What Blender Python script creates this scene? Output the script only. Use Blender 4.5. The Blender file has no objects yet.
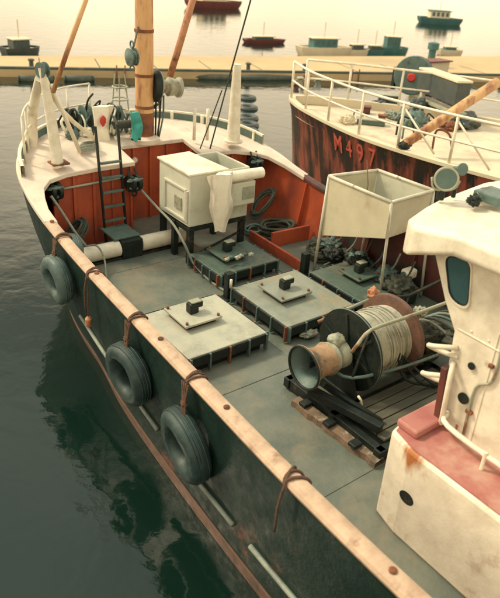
import bpy, bmesh, math, random
from mathutils import Vector, Matrix
random.seed(7)
R = math.radians
sc = bpy.context.scene
COL = sc.collection

# ------------------------------------------------------------ camera, sky, sun, exposure
cam = bpy.data.objects.new('camera', bpy.data.cameras.new('camera'))
COL.objects.link(cam)
cam.matrix_world = Matrix(((0.799964, 0.212508, -0.561158, 0.000000), (-0.596448, 0.383896, -0.704893, 0.000000), (0.065631, 0.898590, 0.433852, 4.500000), (0.000000, 0.000000, 0.000000, 1.000000)))
cam.data.sensor_fit = 'HORIZONTAL'
cam.data.sensor_width = 36.0
cam.data.lens = 36.0 * 650.0 / 500.0
cam.data.shift_y = -0.07
cam.data.clip_start = 0.1
cam.data.clip_end = 3000.0
cam.data.dof.use_dof = True
cam.data.dof.focus_distance = 8.0
cam.data.dof.aperture_fstop = 1.8
sc.camera = cam

SUN_EL, SUN_AZ = 48.0, -35.0          # azimuth measured from +y towards +x
world = bpy.data.worlds.new('World'); sc.world = world; world.use_nodes = True
wn = world.node_tree; wn.nodes.clear()
wo = wn.nodes.new('ShaderNodeOutputWorld'); bg = wn.nodes.new('ShaderNodeBackground')
sky = wn.nodes.new('ShaderNodeTexSky'); sky.sky_type = 'NISHITA'; sky.sun_disc = False
sky.sun_elevation = R(SUN_EL); sky.sun_rotation = R(SUN_AZ)
sky.dust_density = 6.0; sky.air_density = 1.0; sky.ozone_density = 1.0
# thin high overcast: a warm milky layer, bright low, darker midway for the water's reflections, with soft cloud
tc = wn.nodes.new('ShaderNodeTexCoord'); sx = wn.nodes.new('ShaderNodeSeparateXYZ')
wn.links.new(tc.outputs['Generated'], sx.inputs[0])
rp = wn.nodes.new('ShaderNodeValToRGB')
rp.color_ramp.elements[0].position = 0.0; rp.color_ramp.elements[0].color = (1.45, 1.16, 0.75, 1)
rp.color_ramp.elements[1].position = 1.0; rp.color_ramp.elements[1].color = (0.86, 0.88, 0.72, 1)
e = rp.color_ramp.elements.new(0.36); e.color = (1.5, 1.22, 0.80, 1)
e = rp.color_ramp.elements.new(0.50); e.color = (0.44, 0.42, 0.31, 1)  # dark band added mid-sky so the near water reflects darker
e = rp.color_ramp.elements.new(0.65); e.color = (0.86, 0.86, 0.70, 1)
wn.links.new(sx.outputs[2], rp.inputs[0])
cn = wn.nodes.new('ShaderNodeTexNoise'); cn.inputs['Scale'].default_value = 3.0; cn.inputs['Detail'].default_value = 5.0
wn.links.new(tc.outputs['Generated'], cn.inputs['Vector'])
cr = wn.nodes.new('ShaderNodeMapRange'); cr.inputs[1].default_value = 0.3; cr.inputs[2].default_value = 0.7
cr.inputs[3].default_value = 0.78; cr.inputs[4].default_value = 1.15
wn.links.new(cn.outputs[0], cr.inputs[0])
vm = wn.nodes.new('ShaderNodeVectorMath'); vm.operation = 'SCALE'
wn.links.new(rp.outputs[0], vm.inputs[0]); wn.links.new(cr.outputs[0], vm.inputs[3])
vs = wn.nodes.new('ShaderNodeVectorMath'); vs.operation = 'SCALE'; vs.inputs[3].default_value = 11.5
wn.links.new(vm.outputs[0], vs.inputs[0])
mx = wn.nodes.new('ShaderNodeMixRGB'); mx.inputs[0].default_value = 0.8
wn.links.new(sky.outputs[0], mx.inputs[1]); wn.links.new(vs.outputs[0], mx.inputs[2])
wn.links.new(mx.outputs[0], bg.inputs[0]); bg.inputs[1].default_value = 0.15
wn.links.new(bg.outputs[0], wo.inputs[0])

sl = bpy.data.lights.new('sun', 'SUN'); sl.energy = 3.4; sl.angle = R(10); sl.color = (1.0, 0.85, 0.60)
so = bpy.data.objects.new('sun', sl); COL.objects.link(so)
sdir = Vector((math.sin(R(SUN_AZ))*math.cos(R(SUN_EL)), math.cos(R(SUN_AZ))*math.cos(R(SUN_EL)), math.sin(R(SUN_EL))))
so.rotation_euler = sdir.to_track_quat('Z', 'Y').to_euler()
sc.view_settings.view_transform = 'Standard'
sc.view_settings.look = 'None'
sc.view_settings.exposure = 0.0
sc.view_settings.gamma = 1.0

# ------------------------------------------------------------ materials
MATS = {}
def mat(name, c1, c2=None, spec=0.5, **kw):
    m = mat_(name, c1, c2, **kw); m.node_tree.nodes['Principled BSDF'].inputs['Specular IOR Level'].default_value = spec; return m
def mat_(name, c1, c2=None, rough=0.6, scale=4.0, lo=0.4, hi=0.65, bump=0.15, bscale=None, metal=0.0, c3=None, s3=1.2, lo3=0.56, hi3=0.66, stretch=(1,1,1)):
    """painted / weathered surface: c1 base, c2 mottling, c3 larger stains"""
    m = bpy.data.materials.new(name); m.use_nodes = True; MATS[name] = m
    nt = m.node_tree; b = nt.nodes['Principled BSDF']
    b.inputs['Metallic'].default_value = metal
    t = nt.nodes.new('ShaderNodeTexCoord'); mp = nt.nodes.new('ShaderNodeMapping'); mp.inputs['Scale'].default_value = stretch
    nt.links.new(t.outputs['Object'], mp.inputs[0])
    def nz(s, d=6.0):
        n = nt.nodes.new('ShaderNodeTexNoise'); n.inputs['Scale'].default_value = s; n.inputs['Detail'].default_value = d
        n.inputs['Roughness'].default_value = 0.65
        nt.links.new(mp.outputs[0], n.inputs['Vector']); return n
    def rng(n, a, bb, x=0.0, y=1.0):
        r = nt.nodes.new('ShaderNodeMapRange'); r.inputs[1].default_value = a; r.inputs[2].default_value = bb
        r.inputs[3].default_value = x; r.inputs[4].default_value = y
        nt.links.new(n.outputs[0], r.inputs[0]); return r
    if c2 is None: c2 = tuple(v*0.75 for v in c1)
    m1 = nt.nodes.new('ShaderNodeMixRGB'); m1.inputs[1].default_value = (*c1, 1); m1.inputs[2].default_value = (*c2, 1)
    nt.links.new(rng(nz(scale), lo, hi).outputs[0], m1.inputs[0]); out = m1
    if c3 is not None:
        m2 = nt.nodes.new('ShaderNodeMixRGB'); m2.inputs[2].default_value = (*c3, 1)
        nt.links.new(out.outputs[0], m2.inputs[1]); nt.links.new(rng(nz(s3, 8.0), lo3, hi3).outputs[0], m2.inputs[0]); out = m2
    nt.links.new(out.outputs[0], b.inputs['Base Color'])
    nt.links.new(rng(nz(scale*2.3), 0.3, 0.7, max(0.05, rough-0.12), min(1.0, rough+0.15)).outputs[0], b.inputs['Roughness'])
    if bump:
        bm_ = nt.nodes.new('ShaderNodeBump'); bm_.inputs['Strength'].default_value = bump; bm_.inputs['Distance'].default_value = 0.02
        nt.links.new(nz(bscale or scale*6).outputs[0], bm_.inputs['Height']); nt.links.new(bm_.outputs[0], b.inputs['Normal'])
    return m

WHITE  = mat('cream_paint', (.74,.68,.54), (.58,.52,.40), rough=0.5, scale=5, c3=(.34,.24,.14), s3=3.0, lo3=.64, hi3=.76)
FORE   = mat('foredeck_paint', (.66,.56,.45), (.56,.46,.38), rough=0.6, scale=2.5, c3=(.45,.35,.28), s3=2.2, lo3=.55, hi3=.72)
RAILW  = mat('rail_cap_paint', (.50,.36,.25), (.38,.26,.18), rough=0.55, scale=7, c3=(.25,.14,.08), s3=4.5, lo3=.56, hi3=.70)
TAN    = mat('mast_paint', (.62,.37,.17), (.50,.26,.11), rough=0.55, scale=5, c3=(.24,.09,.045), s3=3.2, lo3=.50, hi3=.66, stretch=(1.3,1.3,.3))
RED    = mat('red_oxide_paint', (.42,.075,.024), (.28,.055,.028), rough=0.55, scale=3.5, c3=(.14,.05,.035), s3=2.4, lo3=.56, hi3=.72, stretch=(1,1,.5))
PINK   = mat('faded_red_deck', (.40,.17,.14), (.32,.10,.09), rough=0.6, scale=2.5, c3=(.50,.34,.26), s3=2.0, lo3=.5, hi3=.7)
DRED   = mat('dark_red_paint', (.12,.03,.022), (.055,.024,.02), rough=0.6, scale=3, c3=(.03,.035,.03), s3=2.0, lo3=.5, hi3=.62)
HULL   = mat('black_green_hull', (.006,.017,.014), (.012,.027,.021), spec=.22, rough=0.4, scale=3, c3=(.14,.05,.025), s3=1.0, lo3=.60, hi3=.70, bump=.3)
BOOT   = mat('boot_stripe', (.14,.075,.05), (.10,.06,.045), rough=0.5, scale=5, c3=(.05,.05,.035), s3=3)
DECK   = mat('grey_green_deck', (.155,.168,.135), (.095,.115,.095), rough=0.4, scale=1.6, lo=.38, hi=.62, c3=(.20,.18,.13), s3=1.3, lo3=.52, hi3=.68, bump=.35, bscale=22)
STRAKE = mat('grey_strake', (.22,.25,.20), (.13,.15,.13), rough=0.6, scale=6)
IRON   = mat('black_iron', (.008,.014,.012), (.017,.023,.018), spec=.3, rough=0.45, scale=8, c3=(.10,.05,.03), s3=4, lo3=.6, hi3=.72, bump=.35)
TEAL   = mat('teal_grey_iron', (.07,.12,.105), (.10,.15,.13), rough=0.45, scale=6, c3=(.05,.045,.03), s3=5)
PALEIR = mat('pale_worn_metal', (.33,.33,.24), (.22,.24,.18), rough=0.45, scale=6, c3=(.22,.10,.05), s3=3)
RUST   = mat('rust', (.24,.085,.035), (.13,.05,.03), rough=0.8, scale=9, c3=(.06,.035,.025), s3=5, bump=.6)
RUSTP  = mat('rusty_orange_paint', (.42,.19,.09), (.34,.13,.06), rough=0.6, scale=7, c3=(.12,.06,.04), s3=5)
LIDP   = mat('pale_hatch_paint', (.42,.41,.32), (.35,.35,.28), rough=0.45, scale=3.5, c3=(.22,.235,.18), s3=2.6, lo3=.52, hi3=.72, bump=.3)
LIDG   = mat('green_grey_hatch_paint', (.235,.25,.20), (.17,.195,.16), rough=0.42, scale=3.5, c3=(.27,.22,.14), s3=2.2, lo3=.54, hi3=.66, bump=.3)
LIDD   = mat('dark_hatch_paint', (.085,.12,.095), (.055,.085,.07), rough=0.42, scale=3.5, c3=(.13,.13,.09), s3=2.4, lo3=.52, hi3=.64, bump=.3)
TANK   = mat('fibreglass', (.54,.54,.43), (.46,.47,.38), rough=0.5, scale=2.5, c3=(.38,.36,.27), s3=2.5, lo3=.56, hi3=.72, bump=.08)
PLY    = mat('painted_plywood', (.52,.47,.33), (.45,.41,.29), rough=0.6, scale=3, c3=(.36,.30,.19), s3=2.2, lo3=.54, hi3=.7, bump=.1)
TUBEW  = mat('white_tube', (.56,.53,.42), (.44,.42,.33), rough=0.45, scale=8, c3=(.25,.16,.10), s3=6, lo3=.62, hi3=.7)
CLOTH  = mat('white_cloth', (.78,.72,.58), (.68,.62,.50), rough=0.85, scale=6, bump=.4, bscale=40)
TYRE   = mat('old_tyre', (.015,.034,.032), (.035,.06,.056), spec=.4, rough=0.5, scale=5, c3=(.03,.045,.04), s3=4, bump=.25, bscale=25)
TYREB  = mat('pale_tyre', (.075,.115,.105), (.045,.075,.07), spec=.4, rough=0.5, scale=6, c3=(.04,.06,.05), s3=3)
ROPE   = mat('dark_rope', (.05,.06,.045), (.09,.09,.06), rough=0.85, scale=30, bump=.8, bscale=120)
ROPEP  = mat('pale_rope', (.30,.31,.25), (.20,.22,.18), rough=0.8, scale=30, bump=.8, bscale=120)
ROPER  = mat('rusty_rope', (.14,.07,.04), (.08,.045,.03), rough=0.85, scale=25, bump=.8, bscale=120)
FLANGE = mat('brown_flange', (.15,.07,.045), (.09,.05,.035), rough=0.6, scale=8, c3=(.05,.035,.03), s3=4, bump=.4)
HEADM  = mat('worn_head_metal', (.36,.23,.13), (.24,.13,.07), rough=0.5, scale=7, c3=(.10,.11,.085), s3=5, lo3=.5, hi3=.62)
WIRE   = mat('wound_warp', (.40,.38,.29), (.27,.28,.22), rough=0.55, scale=8, c3=(.24,.20,.13), s3=4, bump=.3)
GLASS  = mat('dark_window_glass', (.03,.085,.095), (.045,.11,.12), rough=0.12, scale=2, bump=0)
WOOD   = mat('weathered_plank', (.09,.085,.06), (.055,.06,.045), rough=0.7, scale=6, stretch=(.2,1,1), c3=(.06,.065,.05), s3=3, bump=.4)
WOODP  = mat('worn_timber', (.20,.13,.08), (.11,.08,.055), rough=0.7, scale=6, c3=(.34,.28,.19), s3=5, bump=.5)
TURQ   = mat('turquoise_oilskin', (.03,.30,.26), (.02,.22,.20), rough=0.5, scale=6)
REDP   = mat('bright_red', (.50,.03,.02), (.40,.03,.02), rough=0.5, scale=8)
REDH   = mat('red_lettering', (.55,.10,.06), (.42,.07,.045), rough=0.6, scale=12, c3=(.05,.03,.02), s3=6, lo3=.56, hi3=.62)
NHULL  = mat('streaked_hull', (.022,.024,.018), (.05,.022,.015), rough=0.5, scale=5, stretch=(1.5,1.5,.16), lo=.42, hi=.6, c3=(.26,.075,.045), s3=2.4, lo3=.47, hi3=.60, spec=.25, bump=.3)
NDECK  = mat('neighbour_deck', (.62,.53,.38), (.52,.43,.31), rough=0.6, scale=2.0, c3=(.42,.32,.23), s3=2.2, lo3=.55, hi3=.7)
CONC   = mat('jetty_concrete', (.50,.36,.19), (.43,.31,.17), rough=0.9, scale=.3, c3=(.36,.28,.17), s3=.2, lo3=.5, hi3=.7, bump=.2, bscale=3)
JDARK  = mat('jetty_face', (.05,.07,.06), (.09,.10,.08), rough=0.8, scale=1.0, c3=(.20,.17,.11), s3=.5)
FARW   = mat('far_white_paint', (.62,.54,.38), (.54,.46,.32), rough=0.6, scale=1.0)
FART   = mat('far_teal_paint', (.035,.11,.11), (.05,.14,.13), rough=0.5, scale=2.0)
FARK   = mat('far_dark_paint', (.035,.05,.05), (.06,.07,.06), rough=0.5, scale=2.0)
FARR   = mat('far_maroon_paint', (.14,.035,.03), (.10,.03,.03), rough=0.5, scale=2.0)

def water_mat():
    m = bpy.data.materials.new('harbour_water'); m.use_nodes = True
    nt = m.node_tree; b = nt.nodes['Principled BSDF']
    b.inputs['Base Color'].default_value = (.004,.014,.010,1); b.inputs['Roughness'].default_value = 0.04
    b.inputs['IOR'].default_value = 1.43
    g = nt.nodes.new('ShaderNodeNewGeometry')
    mp = nt.nodes.new('ShaderNodeMapping'); mp.inputs['Scale'].default_value = (1.0, 1.0, 1.0); mp.inputs['Rotation'].default_value = (0,0,R(35))
    nt.links.new(g.outputs['Position'], mp.inputs[0])
    a = nt.nodes.new('ShaderNodeTexNoise'); a.inputs['Scale'].default_value = 1.5; a.inputs['Detail'].default_value = 2.5; a.inputs['Distortion'].default_value = 0.6
    c = nt.nodes.new('ShaderNodeTexNoise'); c.inputs['Scale'].default_value = 7.0; c.inputs['Detail'].default_value = 6.0
    nt.links.new(mp.outputs[0], a.inputs['Vector']); nt.links.new(mp.outputs[0], c.inputs['Vector'])
    b1 = nt.nodes.new('ShaderNodeBump'); b1.inputs['Strength'].default_value = 0.5; b1.inputs['Distance'].default_value = 0.030
    b2 = nt.nodes.new('ShaderNodeBump'); b2.inputs['Strength'].default_value = 0.35; b2.inputs['Distance'].default_value = 0.008
    nt.links.new(a.outputs[0], b1.inputs['Height']); nt.links.new(c.outputs[0], b2.inputs['Height'])
    nt.links.new(b1.outputs[0], b2.inputs['Normal']); nt.links.new(b2.outputs[0], b.inputs['Normal'])
    return m
WATER = water_mat()
def stained(name, centre, sy, sz, rust=(.36,.13,.04)):
    """cream paint with one rust weep of its own shape; centre is in the object's own coordinates"""
    m = mat(name, (.74,.68,.54), (.60,.54,.42), rough=.5, scale=4, c3=(.40,.29,.18), s3=3.0, lo3=.6, hi3=.75)
    nt = m.node_tree; b = nt.nodes['Principled BSDF']; src = b.inputs['Base Color'].links[0].from_socket
    t = nt.nodes.new('ShaderNodeTexCoord'); sp = nt.nodes.new('ShaderNodeSeparateXYZ'); nt.links.new(t.outputs['Object'], sp.inputs[0])
    mp = nt.nodes.new('ShaderNodeMapping'); mp.inputs['Scale'].default_value = (1, 1, .22); nt.links.new(t.outputs['Object'], mp.inputs[0])
    n = nt.nodes.new('ShaderNodeTexNoise'); n.inputs['Scale'].default_value = 17.0; n.inputs['Detail'].default_value = 6.0; nt.links.new(mp.outputs[0], n.inputs['Vector'])
    def ma(op, a, c):
        q = nt.nodes.new('ShaderNodeMath'); q.operation = op
        for k, v in enumerate((a, c)):
            if isinstance(v, (int, float)): q.inputs[k].default_value = v
            elif v is not None: nt.links.new(v, q.inputs[k])
        return q.outputs[0]
    dy = ma('DIVIDE', ma('ABSOLUTE', ma('SUBTRACT', sp.outputs[1], centre[0]), None), sy)
    dz = ma('DIVIDE', ma('SUBTRACT', centre[1], sp.outputs[2]), sz)
    v = ma('SUBTRACT', ma('ADD', ma('MULTIPLY', n.outputs[0], 2.2), .15), ma('ADD', dy, dz))
    mr = nt.nodes.new('ShaderNodeMapRange'); mr.inputs[1].default_value = .0; mr.inputs[2].default_value = .75; nt.links.new(v, mr.inputs[0])
    mm = nt.nodes.new('ShaderNodeMixRGB'); mm.inputs[2].default_value = (*rust, 1); nt.links.new(src, mm.inputs[1]); nt.links.new(mr.outputs[0], mm.inputs[0])
    nt.links.new(mm.outputs[0], b.inputs['Base Color']); return m
CASE = stained('stained_casing_paint', (2.33-3, .93+.85), .13, .26)

# ------------------------------------------------------------ mesh helpers (all in world metres)
def V(*a): return Vector(a)
class B:
    def __init__(s): s.bm = bmesh.new()
    def box(s, x0, x1, y0, y1, z0, z1, bev=0.0, rot=None, seg=2):
        t = bmesh.new(); bmesh.ops.create_cube(t, size=1.0)
        for v in t.verts: v.co = V(v.co.x*(x1-x0), v.co.y*(y1-y0), v.co.z*(z1-z0))
        if bev: bmesh.ops.bevel(t, geom=t.edges[:], offset=bev, segments=seg, affect='EDGES', profile=.5)
        c = V((x0+x1)/2, (y0+y1)/2, (z0+z1)/2)
        for v in t.verts:
            p = v.co
            if rot is not None: p = rot @ p
            v.co = p + c
        s.merge(t); return s
    def merge(s, t):
        me = bpy.data.meshes.new('t'); t.to_mesh(me); t.free(); s.bm.from_mesh(me); bpy.data.meshes.remove(me)
    def beam(s, a, b, w, h, bev=0.0):
        """rectangular bar from a to b"""
        a, b = Vector(a), Vector(b); d = b-a; L = d.length
        q = d.to_track_quat('X', 'Z').to_matrix()
        c = (a+b)/2
        t = bmesh.new(); bmesh.ops.create_cube(t, size=1.0)
        for v in t.verts: v.co = V(v.co.x*L, v.co.y*w, v.co.z*h)
        if bev: bmesh.ops.bevel(t, geom=t.edges[:], offset=bev, segments=2, affect='EDGES', profile=.5)
        for v in t.verts: v.co = q @ v.co + c
        s.merge(t); return s
    def tube(s, pts, r, n=10, closed=False, smooth=1, flat=1.0):
        pts = [Vector(p) for p in pts]
        if smooth > 1 and len(pts) > 2: pts = cr(pts, smooth, closed)
        N = len(pts); rr = r if isinstance(r, (list, tuple)) else None
        rings = []; prev = None
        for i, p in enumerate(pts):
            if closed: d = pts[(i+1) % N] - pts[i-1]
            else: d = pts[min(i+1, N-1)] - pts[max(i-1, 0)]
            d.normalize()
            if prev is None:
                u = d.cross(V(0,0,1))
                if u.length < .05: u = d.cross(V(0,1,0))
            else:
                u = prev - d*prev.dot(d)
            u.normalize(); prev = u; w = d.cross(u)
            if rr: k = i/(N-1)*(len(rr)-1); j = min(int(k), len(rr)-2); q = rr[j]+(rr[j+1]-rr[j])*(k-j)
            else: q = r
            rings.append([s.bm.verts.new(p + u*math.cos(2*math.pi*t/n)*q + w*math.sin(2*math.pi*t/n)*q*flat) for t in range(n)])
        for i in range(N if closed else N-1):
            A, C = rings[i], rings[(i+1) % N]
            for t in range(n): s.bm.faces.new((A[t], A[(t+1) % n], C[(t+1) % n], C[t]))
        if not closed:
            s.bm.faces.new(rings[0][::-1]); s.bm.faces.new(rings[-1])
        return s
    def lathe(s, prof, o, axis, n=32, cap=True):
        """prof = [(distance along axis, radius)...]"""
        o = Vector(o); ax = Vector(axis).normalized()
        u = ax.cross(V(0,0,1)); u = u if u.length > .05 else ax.cross(V(0,1,0)); u.normalize(); w = ax.cross(u)
        rings = []
        for d, r in prof:
            rings.append([s.bm.verts.new(o + ax*d + (u*math.cos(2*math.pi*t/n) + w*math.sin(2*math.pi*t/n))*r) for t in range(n)])
        for A, C in zip(rings, rings[1:]):
            for t in range(n): s.bm.faces.new((A[t], A[(t+1) % n], C[(t+1) % n], C[t]))
        if cap:
            s.bm.faces.new(rings[0][::-1]); s.bm.faces.new(rings[-1])
        return s
    def torus(s, o, axis, R0, r, n=40, m=14, sq=1.0):
        prof = [(math.sin(2*math.pi*k/m)*r*sq, R0 + math.cos(2*math.pi*k/m)*r) for k in range(m+1)]
        return s.lathe(prof, o, axis, n, cap=False)
    def prism(s, pts, z0, z1):
        """pts 2-D outline, z0 and z1 numbers or functions of (x, y)"""
        f0 = z0 if callable(z0) else (lambda x, y: z0); f1 = z1 if callable(z1) else (lambda x, y: z1)
        t = bmesh.new()
        top = [t.verts.new((x, y, f1(x, y))) for x, y in pts]
        es = [t.edges.new((top[i], top[(i+1) % len(top)])) for i in range(len(top))]
        r = bmesh.ops.triangle_fill(t, use_beauty=True, use_dissolve=False, edges=es, normal=(0,0,1))
        tris = [[v.index for v in f.verts] for f in t.faces] if False else None
        t.verts.index_update()
        tris = [[v.index for v in f.verts] for f in t.faces]
        bot = [t.verts.new((x, y, f0(x, y))) for x, y in pts]
        for tr in tris: t.faces.new([bot[i] for i in reversed(tr)])
        for i in range(len(pts)):
            j = (i+1) % len(pts); t.faces.new((top[i], bot[i], bot[j], top[j]))
        bmesh.ops.recalc_face_normals(t, faces=t.faces[:])
        s.merge(t); return s
    def strip(s, A, C):
        a = [s.bm.verts.new(p) for p in A]; c = [s.bm.verts.new(p) for p in C]
        for i in range(len(a)-1): s.bm.faces.new((a[i], a[i+1], c[i+1], c[i]))
        return s
    def grid(s, rows):
        vs = [[s.bm.verts.new(p) for p in r] for r in rows]
        for i in range(len(vs)-1):
            for j in range(len(vs[0])-1): s.bm.faces.new((vs[i][j], vs[i][j+1], vs[i+1][j+1], vs[i+1][j]))
        return s
    def blob(s, c, rad, seed=0, amp=.15, f=2.0, sub=4):
        from mathutils import noise
        t = bmesh.new(); bmesh.ops.create_icosphere(t, subdivisions=sub, radius=1.0)
        for v in t.verts:
            d = 1 + amp*noise.noise(v.co*f + V(seed*7.1, 0, seed*3.3))*1.6 + amp*.45*noise.noise(v.co*f*2.6 + V(seed, seed*3, 0))
            v.co = V(v.co.x*rad[0]*d, v.co.y*rad[1]*d, v.co.z*rad[2]*d) + Vector(c)
        s.merge(t); return s

def cr(P, k, closed=False):
    out = []; N = len(P)
    def g(i):
        if closed: return P[i % N]
        if i < 0: return P[0]*2 - P[1]
        if i >= N: return P[-1]*2 - P[-2]
        return P[i]
    for i in range(N if closed else N-1):
        a, b, c, d = g(i-1), g(i), g(i+1), g(i+2)
        for j in range(k):
            t = j/k
            out.append(.5*((2*b) + (c-a)*t + (2*a-5*b+4*c-d)*t*t + (3*b-a-3*c+d)*t*t*t))
    if not closed: out.append(P[-1].copy())
    return out

def worldloc(o):
    p = V(0,0,0)
    while o is not None: p += o.location; o = o.parent
    return p
def obj(name, b, m, parent=None, smooth=False, kind=None, label=None, solid=0.0, bev=0.0, off=None):
    bm = b.bm
    base = worldloc(parent) if parent is not None else (Vector(off) if off is not None else V(0,0,0))
    for v in bm.verts: v.co -= base
    bmesh.ops.recalc_face_normals(bm, faces=bm.faces[:])
    me = bpy.data.meshes.new(name); bm.to_mesh(me); bm.free()
    if smooth: me.polygons.foreach_set('use_smooth', [True]*len(me.polygons))
    me.materials.append(m)
    o = bpy.data.objects.new(name, me); COL.objects.link(o)
    if parent is not None: o.parent = parent
    elif off is not None: o.location = base
    if kind: o['kind'] = kind
    if label: o['label'] = label
    if solid:
        md = o.modifiers.new('thickness', 'SOLIDIFY'); md.thickness = solid; md.offset = 0
    if bev:
        md = o.modifiers.new('bevel', 'BEVEL'); md.width = bev; md.segments = 2; md.limit_method = 'ANGLE'
    if smooth == 'auto':
        md = o.modifiers.new('split', 'EDGE_SPLIT'); md.split_angle = R(38)
    return o
def thing(name, label, cat, loc=(0,0,0), group=None):
    o = bpy.data.objects.new(name, None); COL.objects.link(o); o.location = loc; o.empty_display_size = .2
    o['label'] = label; o['category'] = cat
    if group: o['group'] = group
    return o
def tag(o, label, cat, group=None):
    o['label'] = label; o['category'] = cat
    if group: o['group'] = group
    return o
def copytree(o, parent=None):
    c = o.copy(); COL.objects.link(c)
    if parent is not None: c.parent = parent
    for ch in list(o.children): copytree(ch, c)
    return c

# ------------------------------------------------------------ the setting
w = B(); n = 60
w.grid([[(-60 + 460*i/n, -60 + 460*j/n, -.85) for i in range(n+1)] for j in range(n+1)])
w = obj('water', w, WATER, kind='structure')
s_ = B(); s_.grid([[(-60 + 460*i, -60 + 460*j, -6.0) for i in (0,1)] for j in (0,1)])
obj('seabed', s_, JDARK, kind='structure')

# ------------------------------------------------------------ the fishing boat
CX = 5.2
boat = thing('fishing_boat', 'near fishing boat with cream rail, red bulkhead and grey green working deck', 'fishing boat', (CX, 3, -.85))
RAIL = [(3.34,-3.2,.85),(2.91,-1,.8),(2.74,1,.8),(2.72,2.6,.8),(2.78,4.2,.8),(2.84,6.5,.85),(2.86,7.5,.92),(2.87,8.3,1.03),(2.90,8.9,1.17),(3.02,9.55,1.29),(3.32,10.15,1.37),(3.8,10.65,1.42),(4.45,11.0,1.45),(5.2,11.12,1.46)]
WL   = [(3.5,-3.0),(3.00,-1),(2.81,1),(2.79,2.6),(2.84,4.4),(2.96,6.0),(3.12,7.0),(3.22,7.9),(3.38,8.6),(3.62,9.25),(3.95,9.8),(4.32,10.2),(4.75,10.5),(5.2,10.65)]
K = 6
rp_ = cr([Vector(p) for p in RAIL], K); wl_ = cr([V(x, y, -.85) for x, y in WL], K)
def mir(P): return [V(2*CX-p.x, p.y, p.z) for p in P]
def full(P): return P + mir(P)[::-1][1:]
def inset(P, d):
    """shift an open outline (2-D) inboard by d"""
    out = []
    for i, p in enumerate(P):
        t = P[min(i+1, len(P)-1)] - P[max(i-1, 0)]; t.z = 0; t.normalize()
        out.append(V(p.x + t.y*d, p.y - t.x*d, p.z))
    return out
RF = full(rp_); WF = full(wl_)
def sheer(y):
    for a, b in zip(rp_, rp_[1:]):
        if a.y <= y <= b.y: return a.z + (b.z-a.z)*(y-a.y)/max(1e-6, b.y-a.y)
    return rp_[0].z if y < rp_[0].y else rp_[-1].z
# outer skin
h = B(); rows = []
for k in range(9):
    t = k/8
    rows.append([a.lerp(b, t**1.25 if True else t) if False else V(a.x+(b.x-a.x)*t**1.6, a.y+(b.y-a.y)*t**1.6, a.z+(b.z-a.z)*t) for a, b in zip(RF, WF)])
rows.append([V(CX+(p.x-CX)*.8, p.y, -2.2) for p in WF])
h.grid(rows)
h.bm.faces.new([h.bm.verts.new(p) for p in (RF[0], RF[-1], WF[-1], V(CX+(WF[-1].x-CX)*.8, WF[-1].y, -2.2), V(CX+(WF[0].x-CX)*.8, WF[0].y, -2.2), WF[0])])
obj('hull', h, HULL, boat, smooth='auto')
# inner bulwark skin
def hullpt(i, z):
    a, b = RF[i], WF[i]; t = (z-a.z)/(b.z-a.z); return V(a.x+(b.x-a.x)*t**1.6, a.y+(b.y-a.y)*t**1.6, z)
IN = inset(RF, .09)
h = B(); rws = []
for k in range(6):
    q_ = inset([hullpt(i, (p.z-.01)*(1-k/5) - .05*k/5) for i, p in enumerate(RF)], .09)
    rws.append(q_)
h.grid(rws)
obj('inner_bulwark', h, RED, boat, smooth='auto', label='red painted inside of the bulwark')
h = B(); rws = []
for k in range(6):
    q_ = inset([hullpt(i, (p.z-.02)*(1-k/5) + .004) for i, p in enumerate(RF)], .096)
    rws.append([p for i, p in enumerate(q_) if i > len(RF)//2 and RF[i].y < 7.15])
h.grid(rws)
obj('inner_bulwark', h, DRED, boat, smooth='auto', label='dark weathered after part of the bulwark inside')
# boot stripe and strake
OF = .015
def band(z0, z1, i0, i1, off):
    b = B(); up, dn, ui, di = [], [], [], []
    for i in range(i0, i1):
        a, c = hullpt(i, z1), hullpt(i, z0)
        t = hullpt(min(i+1, len(RF)-1), z0) - hullpt(max(i-1, 0), z0); t.z = 0; t.normalize(); nrm = V(-t.y, t.x, 0)
        up.append(a + nrm*off); dn.append(c + nrm*off); ui.append(a - nrm*.01); di.append(c - nrm*.01)
    b.grid([ui, up, dn, di]); return b
obj('boot_stripe', band(-.845, -.70, 0, len(RF), .02), BOOT, boat)
nP = len(rp_)
def yidx(y): return min(range(nP), key=lambda i: abs(rp_[i].y-y))
for (ya, yb) in ((4.95,7.5),(3.3,4.75),(.2,3.1)):
    pts = []
    i0, i1 = yidx(ya), yidx(yb)
    for i in range(i0, i1+1):
        z = -.33 + max(0, (rp_[i].y-5.0))*.095
        p = hullpt(i, z); pts.append(V(p.x-.02, p.y, p.z))
    b = B(); b.tube(pts, .026, 8); obj('rubbing_strake', b, STRAKE, boat, smooth=True)
# cap rail port and starboard, one rounded timber each
def cap(P):
    b = B(); prof = [(-.035,-.03),(-.045,.0),(-.03,.028),(.02,.042),(.07,.045),(.105,.032),(.12,.005),(.115,-.03)]
    rows = []
    for i, p in enumerate(P):
        t = P[min(i+1, len(P)-1)] - P[max(i-1, 0)]; t.z = 0; t.normalize()
        nr = V(t.y, -t.x, 0)
        rows.append([p + nr*u + V(0,0,v) for u, v in prof + prof[:1]])
    b.grid(rows); b.bm.faces.new([b.bm.verts.new(v) for v in rows[0][:-1]]); return b
port = [p for p in rp_ if p.y < 8.1]
obj('cap_rail', cap(port), RAILW, boat, smooth='auto', label='worn cream cap rail on the near side')
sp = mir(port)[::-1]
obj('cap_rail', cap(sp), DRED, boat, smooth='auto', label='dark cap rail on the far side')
# studs on the port cap
for y in (8.0, 6.55, 4.95, 3.7, 1.7):
    p = rp_[yidx(y)]; b = B(); b.lathe([(0,.03),(.012,.03),(.02,.018)], (p.x+.042, y, p.z+.044), (0,0,1), 10)
    obj('stud', b, RUST, boat)
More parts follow.
